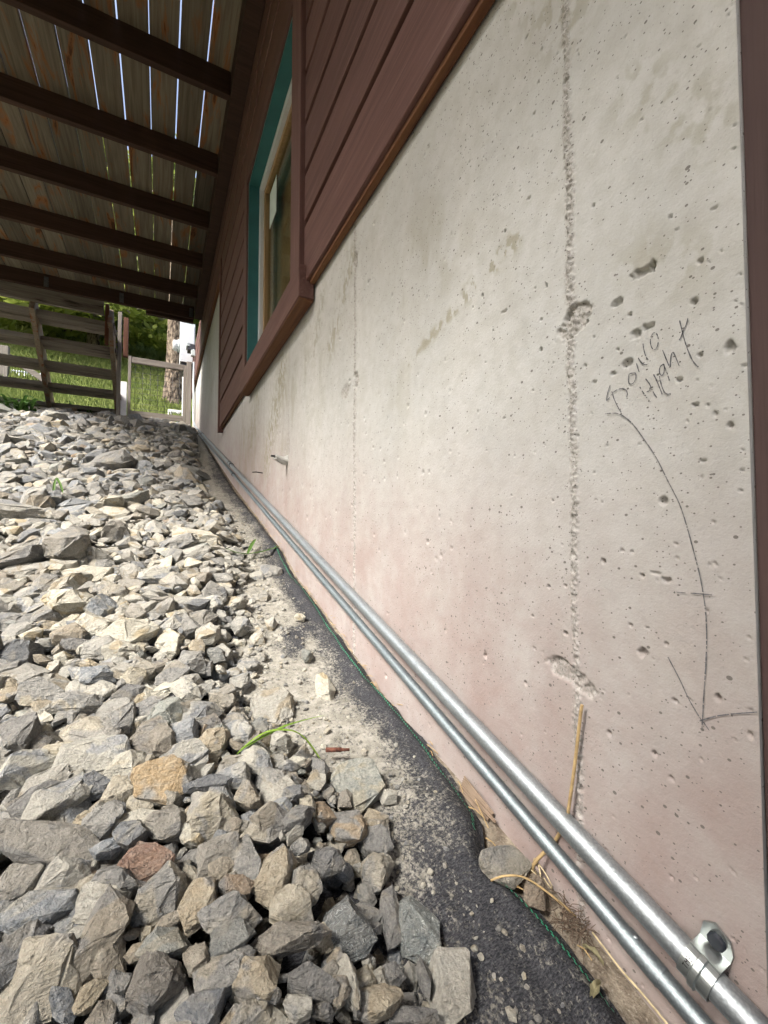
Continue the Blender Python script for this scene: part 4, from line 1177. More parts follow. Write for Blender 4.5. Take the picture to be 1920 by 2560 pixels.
HERO=[
(-0.498,0.431,0.199,-0.01,-0.50,1.78,0.0255,0.0285,0.0198,'tan_pale','large pale beige blocky stone in the bottom left corner'),
(-0.458,0.445,0.205,0.13,-0.58,1.11,0.0335,0.0181,0.0152,'tan','long tan wedge of stone leaning upright beside the bottom left block'),
(-0.507,0.481,0.213,0.56,0.11,0.02,0.0271,0.0138,0.0125,'blue','blue grey wedge stone lying right above the bottom left block'),
(-0.409,0.415,0.200,0.43,0.21,-0.07,0.0194,0.0109,0.0108,'green','flat grey green stone bridging a dark gap near the bottom left'),
(-0.416,0.390,0.194,0.44,-0.29,0.51,0.0162,0.0211,0.0140,'brown','broad dark brown stone below the flat grey green one'),
(-0.497,0.508,0.218,0.58,0.06,-0.14,0.0196,0.0143,0.0128,'pale',''),
(-0.532,0.519,0.221,0.23,-0.47,1.18,0.0130,0.0169,0.0120,'tan_pale','tan streaked stone at the left edge above the blue grey wedge'),
(-0.440,0.398,0.199,-0.02,-0.50,1.51,0.0057,0.0075,0.0076,'grey','narrow upright slab right of the long tan wedge'),
(-0.413,0.457,0.206,0.37,-0.42,0.51,0.0202,0.0220,0.0165,'grey','dark grey flat stone just below the rust orange one'),
(-0.496,0.690,0.244,0.46,0.13,-0.44,0.0423,0.0312,0.0233,'pale','large flat pale grey stone with a broad bright top face'),
(-0.560,0.687,0.247,0.63,-0.05,0.24,0.0280,0.0218,0.0175,'pale','long pale slab with a dark broken end at the left edge'),
(-0.509,0.553,0.226,0.63,0.33,-0.37,0.0568,0.0198,0.0163,'tan_pale','biggest beige slab, lying slanted left of the rust orange stone'),
(-0.522,0.621,0.236,0.51,-0.16,0.41,0.0285,0.0193,0.0160,'pale',''),
(-0.413,0.604,0.232,0.47,0.10,-0.47,0.0320,0.0234,0.0185,'twotone','two toned stone, half grey and half tan, with rounded top'),
(-0.455,0.609,0.236,0.57,0.16,-0.20,0.0155,0.0158,0.0136,'tan_pale',''),
(-0.409,0.537,0.224,0.39,-0.51,1.15,0.0153,0.0198,0.0135,'tan_pale','triangular beige stone standing just above the rust orange one'),
(-0.427,0.500,0.216,0.49,0.27,-0.55,0.0253,0.0165,0.0142,'rust','rust orange stone, the reddest in the gravel bed'),
(-0.456,0.650,0.241,0.55,-0.38,0.46,0.0240,0.0206,0.0168,'white',''),
(-0.424,0.698,0.249,0.53,-0.50,0.35,0.0218,0.0283,0.0175,'tan','tan stone with layered ridges near the pale flat one'),
(-0.469,0.570,0.228,0.46,0.15,-0.25,0.0169,0.0176,0.0145,'pale',''),
(-0.587,0.777,0.262,0.61,0.26,0.14,0.0270,0.0283,0.0207,'tan_pale','rounded grey beige stone at the left edge, five sided'),
(-0.389,0.701,0.251,0.48,0.17,-0.47,0.0244,0.0175,0.0148,'blue',''),
(-0.440,0.538,0.225,0.31,-0.53,0.93,0.0125,0.0154,0.0118,'blue','small pointed blue green stone above the rust orange one'),
(-0.485,0.961,0.313,0.80,0.29,-0.25,0.0356,0.0296,0.0224,'white','brightest cream white stone, pointed at right, amid the sunlit gravel'),
(-0.399,0.979,0.319,0.64,-0.37,0.29,0.0276,0.0287,0.0211,'white',''),
(-0.539,1.065,0.345,0.44,0.57,-0.80,0.0470,0.0293,0.0221,'white','cream stone with a yellowish ridge slanting down to the right'),
(-0.571,1.028,0.338,1.10,-0.08,0.07,0.0288,0.0272,0.0209,'tan',''),
(-0.635,0.988,0.319,0.67,0.20,0.32,0.0372,0.0406,0.0271,'blue','large dark blue grey stone at the left edge of the sunlit gravel'),
(-0.623,1.129,0.362,0.71,-0.05,-0.11,0.0380,0.0307,0.0230,'grey',''),
(-0.461,0.831,0.273,-0.31,-0.71,1.82,0.0246,0.0238,0.0187,'grey',''),
(-0.429,0.778,0.263,0.62,-0.16,0.27,0.0259,0.0213,0.0172,'grey',''),
(-0.473,0.783,0.264,0.76,0.13,-0.18,0.0260,0.0224,0.0179,'white','cream pyramid shaped stone with a sharp upper tip'),
(-0.513,0.897,0.293,0.67,0.01,0.08,0.0275,0.0184,0.0154,'blue',''),
(-0.470,0.899,0.294,0.61,0.22,-0.08,0.0268,0.0177,0.0150,'white',''),
(-0.530,0.832,0.274,0.79,0.16,-0.07,0.0324,0.0206,0.0168,'grey','dark grey slab next to the cream pyramid shaped stone'),
(-0.582,0.872,0.284,0.59,0.27,-0.18,0.0337,0.0196,0.0162,'grey',''),
(-0.707,1.433,0.439,0.69,-0.06,0.40,0.0743,0.0351,0.0258,'white','long flat white stone at the left edge of the upper gravel'),
(-0.571,1.358,0.420,0.70,0.01,-0.01,0.0562,0.0373,0.0271,'white',''),
(-0.527,1.226,0.391,0.72,0.23,-0.21,0.0424,0.0272,0.0208,'tan_pale',''),
(-0.411,1.126,0.363,0.03,-0.63,1.28,0.0315,0.0265,0.0205,'white',''),
(-0.483,1.343,0.417,0.28,0.55,-0.91,0.0480,0.0354,0.0259,'white',''),
(-0.651,1.291,0.405,0.52,-0.11,0.44,0.0449,0.0320,0.0238,'tan_pale',''),
(-0.627,0.888,0.291,0.51,0.73,-0.84,0.0217,0.0162,0.0140,'tan','orange tan stone cut by the left edge of the picture'),
(-0.162,0.566,0.177,0.26,0.15,-0.66,0.0325,0.0389,0.0241,'green','big greenish slab with a sharp front edge at the fabric border'),
(-0.362,0.534,0.222,0.12,-0.60,1.26,0.0214,0.0272,0.0173,'tan_pale','pale beige stone with a pitted face, upper half of a bone shape'),
(-0.361,0.483,0.211,0.44,0.15,-0.27,0.0199,0.0189,0.0157,'tan_pale','smooth beige stone directly under the pitted pale beige one'),
(-0.303,0.499,0.216,0.49,0.37,-0.57,0.0197,0.0154,0.0135,'tan',''),
(-0.213,0.497,0.185,0.35,-0.51,0.84,0.0173,0.0225,0.0147,'twotone','grey stone with an orange tan blush below the big greenish slab'),
(-0.171,0.504,0.170,0.20,-0.04,-0.55,0.0159,0.0187,0.0138,'tan',''),
(-0.181,0.476,0.165,0.22,0.02,-0.69,0.0184,0.0141,0.0127,'grey',''),
(-0.312,0.441,0.204,0.24,-0.45,0.88,0.0212,0.0169,0.0145,'tan','tall tan grey stone standing up with a bright upper face'),
(-0.281,0.461,0.207,-0.08,-0.56,1.52,0.0080,0.0104,0.0090,'grey',''),
(-0.285,0.429,0.194,0.21,0.44,-1.23,0.0174,0.0143,0.0129,'grey',''),
(-0.256,0.451,0.190,0.53,-0.03,-0.52,0.0181,0.0141,0.0127,'grey',''),
(-0.350,0.441,0.206,0.48,0.30,-0.42,0.0133,0.0087,0.0094,'rust2','small orange tan stone among the dark grey ones'),
(-0.362,0.581,0.233,0.65,0.16,-0.00,0.0224,0.0090,0.0096,'blue','flat bar shaped slate grey stone lying across paler ones'),
(-0.320,0.547,0.226,0.42,-0.30,0.35,0.0125,0.0162,0.0117,'tan',''),
(-0.331,0.586,0.232,0.57,0.14,-0.39,0.0190,0.0134,0.0123,'pale',''),
(-0.270,0.497,0.213,0.35,-0.30,0.17,0.0165,0.0109,0.0108,'grey',''),
(-0.195,0.449,0.159,0.18,0.06,-0.40,0.0179,0.0194,0.0151,'tan_pale',''),
(-0.269,0.531,0.221,0.47,0.15,-0.51,0.0128,0.0101,0.0102,'blue',''),
(-0.131,0.538,0.176,0.02,-0.23,1.15,0.0101,0.0132,0.0103,'white','narrow white stone wedged against the big greenish slab'),
(-0.303,0.409,0.194,0.30,-0.37,0.59,0.0154,0.0200,0.0136,'tan_pale','egg shaped pale beige stone among darker grey ones'),
(-0.257,0.388,0.165,0.25,0.21,-1.19,0.0229,0.0246,0.0182,'bluevein','dark blue green stone crossed by white veins'),
(-0.313,0.381,0.191,0.59,0.01,-0.20,0.0294,0.0108,0.0107,'brown','wide grey brown slab left of the white veined stone'),
(-0.358,0.416,0.200,0.51,0.21,-0.24,0.0272,0.0136,0.0124,'grey','broad grey stone with a pointed right end'),
(-0.368,0.377,0.192,0.45,-0.07,0.06,0.0212,0.0129,0.0120,'grey','long blue grey stone slanting up to the right, near the bottom'),
(-0.359,0.396,0.197,0.55,0.04,-0.03,0.0155,0.0112,0.0110,'green',''),
(-0.347,0.363,0.189,0.20,-0.33,0.88,0.0124,0.0161,0.0117,'tan','curved brown stone beside the long blue grey one'),
(-0.387,0.394,0.196,0.24,-0.40,0.70,0.0098,0.0127,0.0101,'brown',''),
(-0.335,0.345,0.188,0.02,-0.27,0.95,0.0041,0.0053,0.0065,'grey','thin slab standing on edge near the bottom centre'),
(-0.302,0.347,0.178,0.51,0.21,-0.44,0.0187,0.0097,0.0100,'grey',''),
(-0.253,0.332,0.154,0.54,-0.02,-0.42,0.0182,0.0099,0.0101,'tan','brown oval patch of stone at the bottom, left of the big cream stone'),
(-0.384,0.359,0.189,0.36,-0.02,-0.14,0.0172,0.0111,0.0109,'blue',''),
(-0.381,0.437,0.204,0.29,-0.47,1.01,0.0179,0.0146,0.0131,'tan',''),
(-0.319,0.336,0.181,0.35,-0.42,0.72,0.0086,0.0112,0.0093,'pale',''),
(-0.301,0.330,0.173,0.52,0.03,-0.45,0.0099,0.0063,0.0079,'grey',''),
(-0.182,0.384,0.141,0.04,-0.22,1.38,0.0250,0.0191,0.0158,'bluevein','pointed blue grey stone at the fabric border above the big cream stone'),
(-0.179,0.333,0.130,0.06,-0.22,1.05,0.0253,0.0197,0.0162,'white','big oval cream stone resting on the fabric border'),
(-0.047,0.398,0.144,0.32,0.19,-0.41,0.0289,0.0184,0.0154,'tan_pale','beige stone with a grey patch sitting against the wall below the conduits'),
(-0.038,0.363,0.139,0.25,-0.12,0.33,0.0141,0.0122,0.0116,'rust2','small pinkish stone right of the beige stone at the wall'),
(-0.203,0.398,0.150,0.02,-0.23,1.11,0.0251,0.0114,0.0111,'grey',''),
(-0.198,0.345,0.139,0.08,-0.25,1.22,0.0137,0.0057,0.0075,'grey',''),
(-0.227,0.354,0.146,0.34,0.07,-0.41,0.0117,0.0092,0.0097,'grey',''),
(-0.227,0.319,0.143,0.50,0.04,-0.45,0.0183,0.0056,0.0075,'grey',''),
(-0.234,0.795,0.211,0.28,0.13,-0.56,0.0389,0.0419,0.0281,'white','large cream stone on the dusty patch, left of the grass blade'),
(-0.083,1.462,0.398,0.66,-0.11,0.13,0.0363,0.0457,0.0265,'pale','pale triangular stone lying alone on the fabric beside the wall'),
(-0.139,1.424,0.389,0.40,0.22,-0.07,0.0268,0.0348,0.0206,'pale',''),
(-0.123,0.828,0.222,-0.07,-0.51,1.39,0.0417,0.0211,0.0171,'white','flat cream flake lying on the dusty fabric'),
(-0.157,1.259,0.351,0.39,-0.05,0.45,0.0291,0.0222,0.0177,'white',''),
(-0.090,1.111,0.313,0.42,0.22,-0.28,0.0136,0.0126,0.0118,'white',''),
(-0.251,0.939,0.260,0.43,0.31,-0.91,0.0242,0.0202,0.0165,'pale',''),
(-0.167,1.096,0.307,0.56,0.04,-0.31,0.0166,0.0213,0.0143,'white',''),
(-0.217,1.032,0.291,0.41,0.12,0.03,0.0167,0.0218,0.0144,'white',''),
(-0.120,0.944,0.261,0.37,0.06,-0.29,0.0133,0.0173,0.0123,'green',''),
(-0.214,0.958,0.268,0.55,0.04,-0.36,0.0085,0.0090,0.0093,'white',''),
(-0.303,0.952,0.288,0.81,-0.18,0.20,0.0236,0.0204,0.0166,'pale',''),
(-0.277,0.879,0.248,0.60,0.08,-0.24,0.0223,0.0207,0.0169,'pale',''),
(-0.317,0.800,0.249,0.59,0.11,-0.19,0.0231,0.0199,0.0164,'tan_pale',''),
(-0.285,0.686,0.219,0.53,0.17,-0.12,0.0242,0.0204,0.0166,'tan',''),
(-0.246,0.692,0.206,0.20,0.12,-0.24,0.0188,0.0244,0.0156,'pale',''),
(-0.220,0.646,0.198,0.34,0.08,-0.32,0.0138,0.0148,0.0126,'grey',''),
(-0.310,0.701,0.230,0.18,-0.51,0.84,0.0213,0.0238,0.0172,'pale',''),
(-0.270,0.615,0.213,0.45,0.08,-0.33,0.0165,0.0152,0.0134,'white',''),
(-0.361,0.904,0.291,0.58,0.09,-0.19,0.0248,0.0242,0.0190,'pale',''),
(-0.327,0.987,0.322,0.55,-0.30,0.52,0.0310,0.0257,0.0200,'white',''),
(-0.373,0.815,0.270,0.45,0.29,-0.59,0.0283,0.0208,0.0169,'pale',''),
(-0.291,1.191,0.376,0.67,0.08,0.10,0.0300,0.0328,0.0226,'pale',''),
(-0.240,1.188,0.351,0.62,0.06,-0.10,0.0301,0.0301,0.0227,'white',''),
(-0.362,1.026,0.335,0.52,0.48,-0.89,0.0401,0.0257,0.0199,'pale',''),
(-0.249,1.057,0.318,0.69,0.04,-0.28,0.0225,0.0235,0.0179,'pale',''),
(-0.370,1.273,0.401,0.61,0.21,-0.30,0.0404,0.0343,0.0253,'white',''),
(-0.344,0.669,0.238,0.12,-0.40,1.32,0.0242,0.0220,0.0176,'tan',''),
(-0.360,0.731,0.254,0.69,-0.12,0.15,0.0253,0.0202,0.0165,'pale',''),
(-0.396,0.874,0.282,0.44,-0.41,0.65,0.0281,0.0255,0.0198,'grey',''),
(-0.377,0.646,0.241,0.47,0.13,-0.22,0.0204,0.0170,0.0145,'pale','')]
# ------------------------------------------------------------------ gravel
def rock_hull(pts, bevel):
    bm = bmesh.new()
    for p in pts: bm.verts.new(p)
    r = bmesh.ops.convex_hull(bm, input=list(bm.verts))
    bad = [g for g in r['geom_interior'] if isinstance(g, bmesh.types.BMVert)]
    bmesh.ops.delete(bm, geom=list(set(bad)), context='VERTS')
    bmesh.ops.dissolve_limit(bm, angle_limit=math.radians(9), verts=list(bm.verts), edges=list(bm.edges))
    if bevel:
        bmesh.ops.bevel(bm, geom=list(bm.edges), offset=bevel, segments=1, affect='EDGES', profile=.5, clamp_overlap=True)
    bmesh.ops.triangulate(bm, faces=list(bm.faces))
    return bm

def rock_points(rg):
    kind = rg.random()
    n = int(rg.integers(5, 9))
    ang = np.sort((np.arange(n) + rg.uniform(-.36, .36, n)) * 2 * math.pi / n)
    rad = rg.uniform(.72, 1.05, n)
    tx, ty = rg.normal(0, .28, 2)
    P = []
    for a, r_ in zip(ang, rad):
        P.append((math.cos(a) * r_, math.sin(a) * r_, rg.uniform(-.35, .25)))
    k = int(rg.integers(3, 6))
    sc = rg.uniform(.45, .88); ox, oy = rg.normal(0, .12, 2)
    ang2 = np.sort((np.arange(k) + rg.uniform(-.35, .35, k)) * 2 * math.pi / k + rg.uniform(0, 2))
    for a in ang2:
        x, y = math.cos(a) * sc * rg.uniform(.7, 1.05) + ox, math.sin(a) * sc * rg.uniform(.7, 1.05) + oy
        P.append((x, y, .72 + tx * x + ty * y + rg.uniform(-.08, .08)))
    if kind < .25:
        P.append((rg.uniform(-.4, .4), rg.uniform(-.3, .3), 1.15))
    for a in np.linspace(0, 2 * math.pi, 4, endpoint=False) + rg.uniform(0, 1):
        P.append((math.cos(a) * .6 * rg.uniform(.7, 1), math.sin(a) * .6 * rg.uniform(.7, 1), -.85 + rg.uniform(-.15, .15)))
    P = np.array(P)
    P = np.clip(P, -1.15, 1.15)
    m = np.abs(P[:, :2]).max(0); P[:, :2] /= m
    return P

ROCKS = []
rg0 = np.random.default_rng(77)
for i in range(36):
    bm = rock_hull(rock_points(rg0), .045)
    # fractured surface: split faces once and shake the new points along the normal
    bmesh.ops.subdivide_edges(bm, edges=[e for e in bm.edges if e.calc_length() > .30], cuts=2)
    bmesh.ops.triangulate(bm, faces=list(bm.faces))
    bm.normal_update()
    for v in bm.verts:
        v.co += v.normal * float(rg0.normal(0, .026)) + Vector(rg0.normal(0, .016, 3))
    me = bpy.data.meshes.new('crushed_stone')
    bm.to_mesh(me); bm.free()
    me.materials.append(STONE['grey'])
    ROCKS.append(me)
LOW = []
for i in range(22):
    bm = rock_hull(rock_points(rg0), 0)
    bm.verts.ensure_lookup_table(); bm.verts.index_update()
    LOW.append((np.array([v.co for v in bm.verts]), np.array([[v.index for v in f_.verts] for f_ in bm.faces])))
    bm.free()

# height field of the bed on a 7 mm grid
CELL = .007
GX0, GX1, GY0, GY1 = -3.2, .02, .02, 7.1
gx = np.arange(GX0, GX1, CELL); gy = np.arange(GY0, GY1, CELL)
GXm, GYm = np.meshgrid(gx, gy, indexing='ij')
edge = gravel_edge(GYm)
edge = edge + .03 * (fbm(GXm * 0 + 3, GYm * 7, 131) - .5)
cover = sstep(0, .15, edge - GXm)
base = zf(GYm) + .006
target = zf(GYm) + .010 + .062 * cover + .030 * (fbm(GXm * 3.5, GYm * 3.5, 133) - .5) * cover - .012 * cover * sstep(1.9, 1.5, GYm)
inside = edge - GXm > 0
Hf = base.copy()
hero_mask = np.zeros(Hf.shape, bool)

def footprint(x, y, R):
    i0, i1 = int((x - R - GX0) / CELL), int((x + R - GX0) / CELL) + 1
    j0, j1 = int((y - R - GY0) / CELL), int((y + R - GY0) / CELL) + 1
    return max(i0, 0), min(i1, len(gx)), max(j0, 0), min(j1, len(gy))

def stamp(C, M, dims):
    """raise the height field to the top of an ellipsoid with axes M (3x3 columns) and half sizes dims"""
    a, b, c = dims
    R = max(a, b)
    i0, i1, j0, j1 = footprint(C[0], C[1], R)
    if i1 <= i0 or j1 <= j0: return
    A = M @ np.diag([1 / a ** 2, 1 / b ** 2, 1 / c ** 2]) @ M.T
    dx = GXm[i0:i1, j0:j1] - C[0]; dy = GYm[i0:i1, j0:j1] - C[1]
    qa = A[2, 2]; qb = 2 * (A[0, 2] * dx + A[1, 2] * dy)
    qc = A[0, 0] * dx * dx + A[1, 1] * dy * dy + 2 * A[0, 1] * dx * dy - 1
    disc = qb * qb - 4 * qa * qc
    ok = disc > 0
    top = C[2] + np.where(ok, (-qb + np.sqrt(np.maximum(disc, 0))) / (2 * qa), -9)
    Hf[i0:i1, j0:j1] = np.maximum(Hf[i0:i1, j0:j1], top)

def euler_mat(rx, ry, rz): return np.array(Euler((rx, ry, rz)).to_matrix())
stones = []      # (C, M, dims, colour, label or None)
for (x, y, z, rx, ry, rz, a, b, c, colr, lab) in HERO:
    M = euler_mat(rx, ry, rz); C = np.array([x, y, z])
    stones.append((C, M, np.array([a, b, c]), colr, lab, True))
    i0, i1, j0, j1 = footprint(x, y, max(a, b))
    old = Hf[i0:i1, j0:j1].copy()
    stamp(C, M, (a * .95, b * .95, c * .9))
    hero_mask[i0:i1, j0:j1] |= Hf[i0:i1, j0:j1] > old

rg = np.random.default_rng(2024)
PAL = ['white', 'pale', 'tan_pale', 'tan', 'grey', 'blue', 'green', 'brown', 'rust2']
def pick_colour(y):
    # stone colours paint the sunlit middle paler and the shaded slope greyer
    w = np.array([.33, .24, .15, .06, .10, .08, .04, .01, .008])
    if y > 2.0: w = np.array([.06, .16, .08, .06, .28, .22, .09, .04, .008])
    if y < .62: w = np.array([.14, .18, .22, .16, .12, .09, .05, .05, .015])
    return PAL[rg.choice(len(PAL), p=w / w.sum())]

def try_place(scale_mul, fill_tol, n_try):
    placed = 0
    for _ in range(n_try):
        # candidates: pick the emptiest of several spots, biased to the camera side of the bed
        k = 7
        yy = GY0 + .1 + (GY1 - GY0 - .2) * rg.random(k) ** 1.25
        wmax = .55 + .42 * yy
        xx = gravel_edge(yy) - rg.random(k) * (np.minimum(wmax, 3.0))
        ii = ((xx - GX0) / CELL).astype(int); jj = ((yy - GY0) / CELL).astype(int)
        ok = (ii > 3) & (ii < len(gx) - 4) & (jj > 3) & (jj < len(gy) - 4)
        if not ok.any(): continue
        ii, jj, xx, yy = ii[ok], jj[ok], xx[ok], yy[ok]
        dfc = target[ii, jj] - Hf[ii, jj]
        q = int(np.argmax(dfc))
        if dfc[q] < fill_tol: continue
        x, y = xx[q], yy[q]
        near_edge = float(np.clip((gravel_edge(y) - x) / .16, 0, 1))
        big = float(np.interp(y, [.3, .6, 1.0, 1.5, 4.5, 6.5], [.0125, .0175, .0205, .024, .036, .042])) * scale_mul
        a = big * rg.lognormal(.08, .36) * (.55 + .45 * near_edge)
        b = a * rg.uniform(.46, .92); c = a * rg.uniform(.26, .60)
        R = a * .8
        i0, i1, j0, j1 = footprint(x, y, R)
        if i1 - i0 < 2 or j1 - j0 < 2: continue
        hh = Hf[i0:i1, j0:j1]
        if hero_mask[i0:i1, j0:j1].mean() > .42: continue
        # tilt to the local surface plus a random lean
        gxs = (hh[-1].mean() - hh[0].mean()) / max((i1 - i0) * CELL, 1e-3)
        gys = (hh[:, -1].mean() - hh[:, 0].mean()) / max((j1 - j0) * CELL, 1e-3)
        n = np.array([-np.clip(gxs, -.9, .9) * .7 + rg.normal(0, .34), -np.clip(gys, -.9, .9) * .7 + rg.normal(0, .34), 1.0])
        n /= np.linalg.norm(n)
        th = rg.uniform(0, 2 * math.pi)
        X = np.array([math.cos(th), math.sin(th), 0.]); X -= n * (X @ n); X /= np.linalg.norm(X)
        Yv = np.cross(n, X); M = np.stack([X, Yv, n], 1)
        zc = np.percentile(hh, 55) + c * .62
        tgt = target[min(max(int((x - GX0) / CELL), 0), len(gx) - 1), min(max(int((y - GY0) / CELL), 0), len(gy) - 1)]
        zc = min(zc, tgt + c * .35)
        C = np.array([x, y, zc])
        stones.append((C, M, np.array([a, b, c]), pick_colour(y), None, False))
        stamp(C, M, (a * .95, b * .95, c * .9)); placed += 1
    return placed
n_a = try_place(1.3, .012, 5200)
n_b = try_place(.95, .008, 7000)
n_c = try_place(.6, .010, 7000)

# which stones show, and how large
R_ = np.array([math.cos(YAW), -math.sin(YAW), 0]); W_ = np.array([math.sin(YAW) * math.cos(PITCH), math.cos(YAW) * math.cos(PITCH), math.sin(PITCH)]); U_ = np.cross(R_, W_)
CAMP = np.array([-.42, 0, .55])
score = []
for i, (C, M, dims, colr, lab, hero) in enumerate(stones):
    d = C - CAMP; ax = d @ W_
    u = 960 + 1070 * (d @ R_) / ax if ax > .05 else -9999
    v = 1280 - 1070 * (d @ U_) / ax if ax > .05 else -9999
    vis = ax > .05 and -20 < u < 1900 and -20 < v < 2590
    i_, j_ = int((C[0] - GX0) / CELL), int((C[1] - GY0) / CELL)
    onTop = True
    if 0 <= i_ < len(gx) and 0 <= j_ < len(gy):
        onTop = Hf[i_, j_] < C[2] + dims[2] * 1.15 + .004
    size = dims[0] * dims[1] / ax ** 2
    score.append((1e6 + size) if hero else (size if vis and onTop else size * .02 if vis else 0))
order = np.argsort(score)[::-1]
indiv = set(int(i) for i in order[:300])

TONE = {'white': 'cream white', 'pale': 'pale grey', 'tan_pale': 'pale beige', 'tan': 'tan', 'grey': 'mid grey', 'blue': 'blue grey', 'green': 'greenish grey', 'brown': 'dark brown', 'rust2': 'ochre', 'rust': 'rust', 'twotone': 'two toned', 'bluevein': 'veined'}
BIG_V, BIG_F, BIG_M = [], [], []
NAMES = list(STONE.keys()); off = 0; q = 0
for i, (C, M, dims, colr, lab, hero) in enumerate(stones):
    if i in indiv:
        me = ROCKS[(i * 7 + 3) % len(ROCKS)]
        o = bpy.data.objects.new('crushed_stone', me)
        o.location = C
        o.rotation_euler = Matrix(M.tolist()).to_euler()
        o.scale = dims * (1.28 if hero and C[1] < .75 and dims[0] > .012 else 1.12 if hero else 1.05)
        COL.objects.link(o)
        o.material_slots[0].link = 'OBJECT'
        o.material_slots[0].material = STONE[colr]
        if lab: tag(o, lab, 'stone', 'crushed stones in the gravel bed')
        else:
            dist = float(gravel_edge(C[1]) - C[0])
            zone = ('at the edge of the gravel beside the fabric' if dist < .08 else 'in the shaded foreground gravel' if C[1] < .66 else
                    'in the bright middle of the gravel' if C[1] < 1.6 else 'on the upper slope of the gravel')
            big_ = 'larger' if dims[0] > float(np.interp(C[1], [.3, .6, 1., 1.5, 4.5], [.019, .027, .032, .038, .055])) else 'smaller'
            flat = 'flat' if dims[2] < .45 * dims[0] else 'blocky'
            left = C[0] < float(gravel_edge(C[1])) - (.22 + .2 * C[1])
            lab2 = f'{big_} {flat} {TONE[colr]} stone {zone}' + (', left half' if left and dist >= .08 else ', right half' if dist >= .08 else '')
            tag(o, lab2, 'stone', 'gravel: ' + lab2)
    else:
        v, f = LOW[(i * 5 + 1) % len(LOW)]
        BIG_V.append((v * dims) @ M.T + C); BIG_F.append(f + off); BIG_M += [NAMES.index(colr)] * len(f); off += len(v)
gravel = np_mesh('gravel', np.concatenate(BIG_V), np.concatenate(BIG_F), None, mats=[STONE[k] for k in NAMES], mat_idx=BIG_M)
tag(gravel, 'bed of smaller crushed grey and beige stone sloping up beside the wall', 'gravel', kind='stuff')

def chips():
    """stone chips and grit strewn over the fabric and the dusty patch"""
    r2 = np.random.default_rng(99)
    V, Fc, Mi = [], [], []; off = 0
    for k in range(2600):
        y = .28 + 2.0 * r2.random() ** 1.2
        e = float(gravel_edge(y)); f_ = float(fabric_edge(y))
        t = r2.random() ** 1.9
        x = e + (f_ - .02 - e) * t - .02
        patch = math.exp(-((y - .9) / .45) ** 2)
        if r2.random() > .25 + .75 * patch * (1 - t): continue
        s = .0011 + .0030 * r2.random() ** 3 + (.006 * r2.random() ** 8) * (1 - t)
        s *= 1 + .35 * y
        v, f = LOW[int(r2.integers(len(LOW)))]
        M = euler_mat(*r2.uniform(-.5, .5, 2), r2.uniform(0, 6.3))
        z = float(fabric_z(x, y)) + s * .25
        V.append((v * s * np.array([1, .8, .55])) @ M.T + np.array([x, y, z])); Fc.append(f + off); off += len(v)
        Mi += [NAMES.index(['white', 'pale', 'tan_pale', 'white', 'grey'][int(r2.integers(5))])] * len(f)
    o = np_mesh('stone_chips', np.concatenate(V), np.concatenate(Fc), None, mats=[STONE[k] for k in NAMES], mat_idx=Mi)
    tag(o, 'fine pale stone chips and grit strewn over the dusty fabric', 'stone chips', kind='stuff')
chips()

# ------------------------------------------------------------------ small things
weeds('two bright green grass blades arching over the dusty patch', [
    [(-.325, .651, .205), (-.315, .637, .236), (-.266, .631, .257), (-.234, .640, .258), (-.176, .678, .243)],
    [(-.325, .647, .205), (-.317, .641, .232), (-.283, .632, .256), (-.250, .625, .256), (-.227, .623, .241), (-.207, .609, .212), (-.201, .608, .200)],
    [(-.325, .647, .225), (-.331, .640, .215), (-.333, .634, .200)]], GRASS_BLADE, .0032)
weeds('green grass blade with straw coloured base lying across the fabric to the wall', [
    [(-.010, 1.645, .480), (-.087, 1.570, .466), (-.147, 1.545, .460), (-.187, 1.545, .466), (-.221, 1.565, .482)],
    [(-.147, 1.545, .462), (-.122, 1.605, .490), (-.097, 1.664, .508)]], GRASS_DARK, .0065)
weeds('single green grass blade standing up out of the upper gravel', [
    [(-.809, 2.175, .66), (-.815, 2.221, .726), (-.812, 2.242, .765)],
    [(-.812, 2.242, .763), (-.788, 2.176, .730), (-.768, 2.118, .690)]], GRASS_DARK, .005)
def weed_clump(x, y, n, seed):
    r2 = random.Random(seed); z = float(zf(y)) + .04; bl = []
    for k in range(n):
        a = r2.uniform(0, 6.28); L = r2.uniform(.10, .26)
        bl.append([(x + r2.uniform(-.12, .12), y + r2.uniform(-.1, .1), z)])
        p = bl[-1][0]
        bl[-1] += [(p[0] + math.cos(a) * L * .35, p[1] + math.sin(a) * L * .35, z + L * .65), (p[0] + math.cos(a) * L * .9, p[1] + math.sin(a) * L * .9, z + L * .5)]
    return bl
weeds('leafy dark green weeds at the top of the gravel under the lowest stair tread', weed_clump(-1.76, 5.7, 34, 3), WEED, .017, 'weed_clump')
weeds('thin green grass at the crest of the gravel between the stair stringers', weed_clump(-1.35, 6.75, 16, 5), WEED, .008, 'weed_clump')

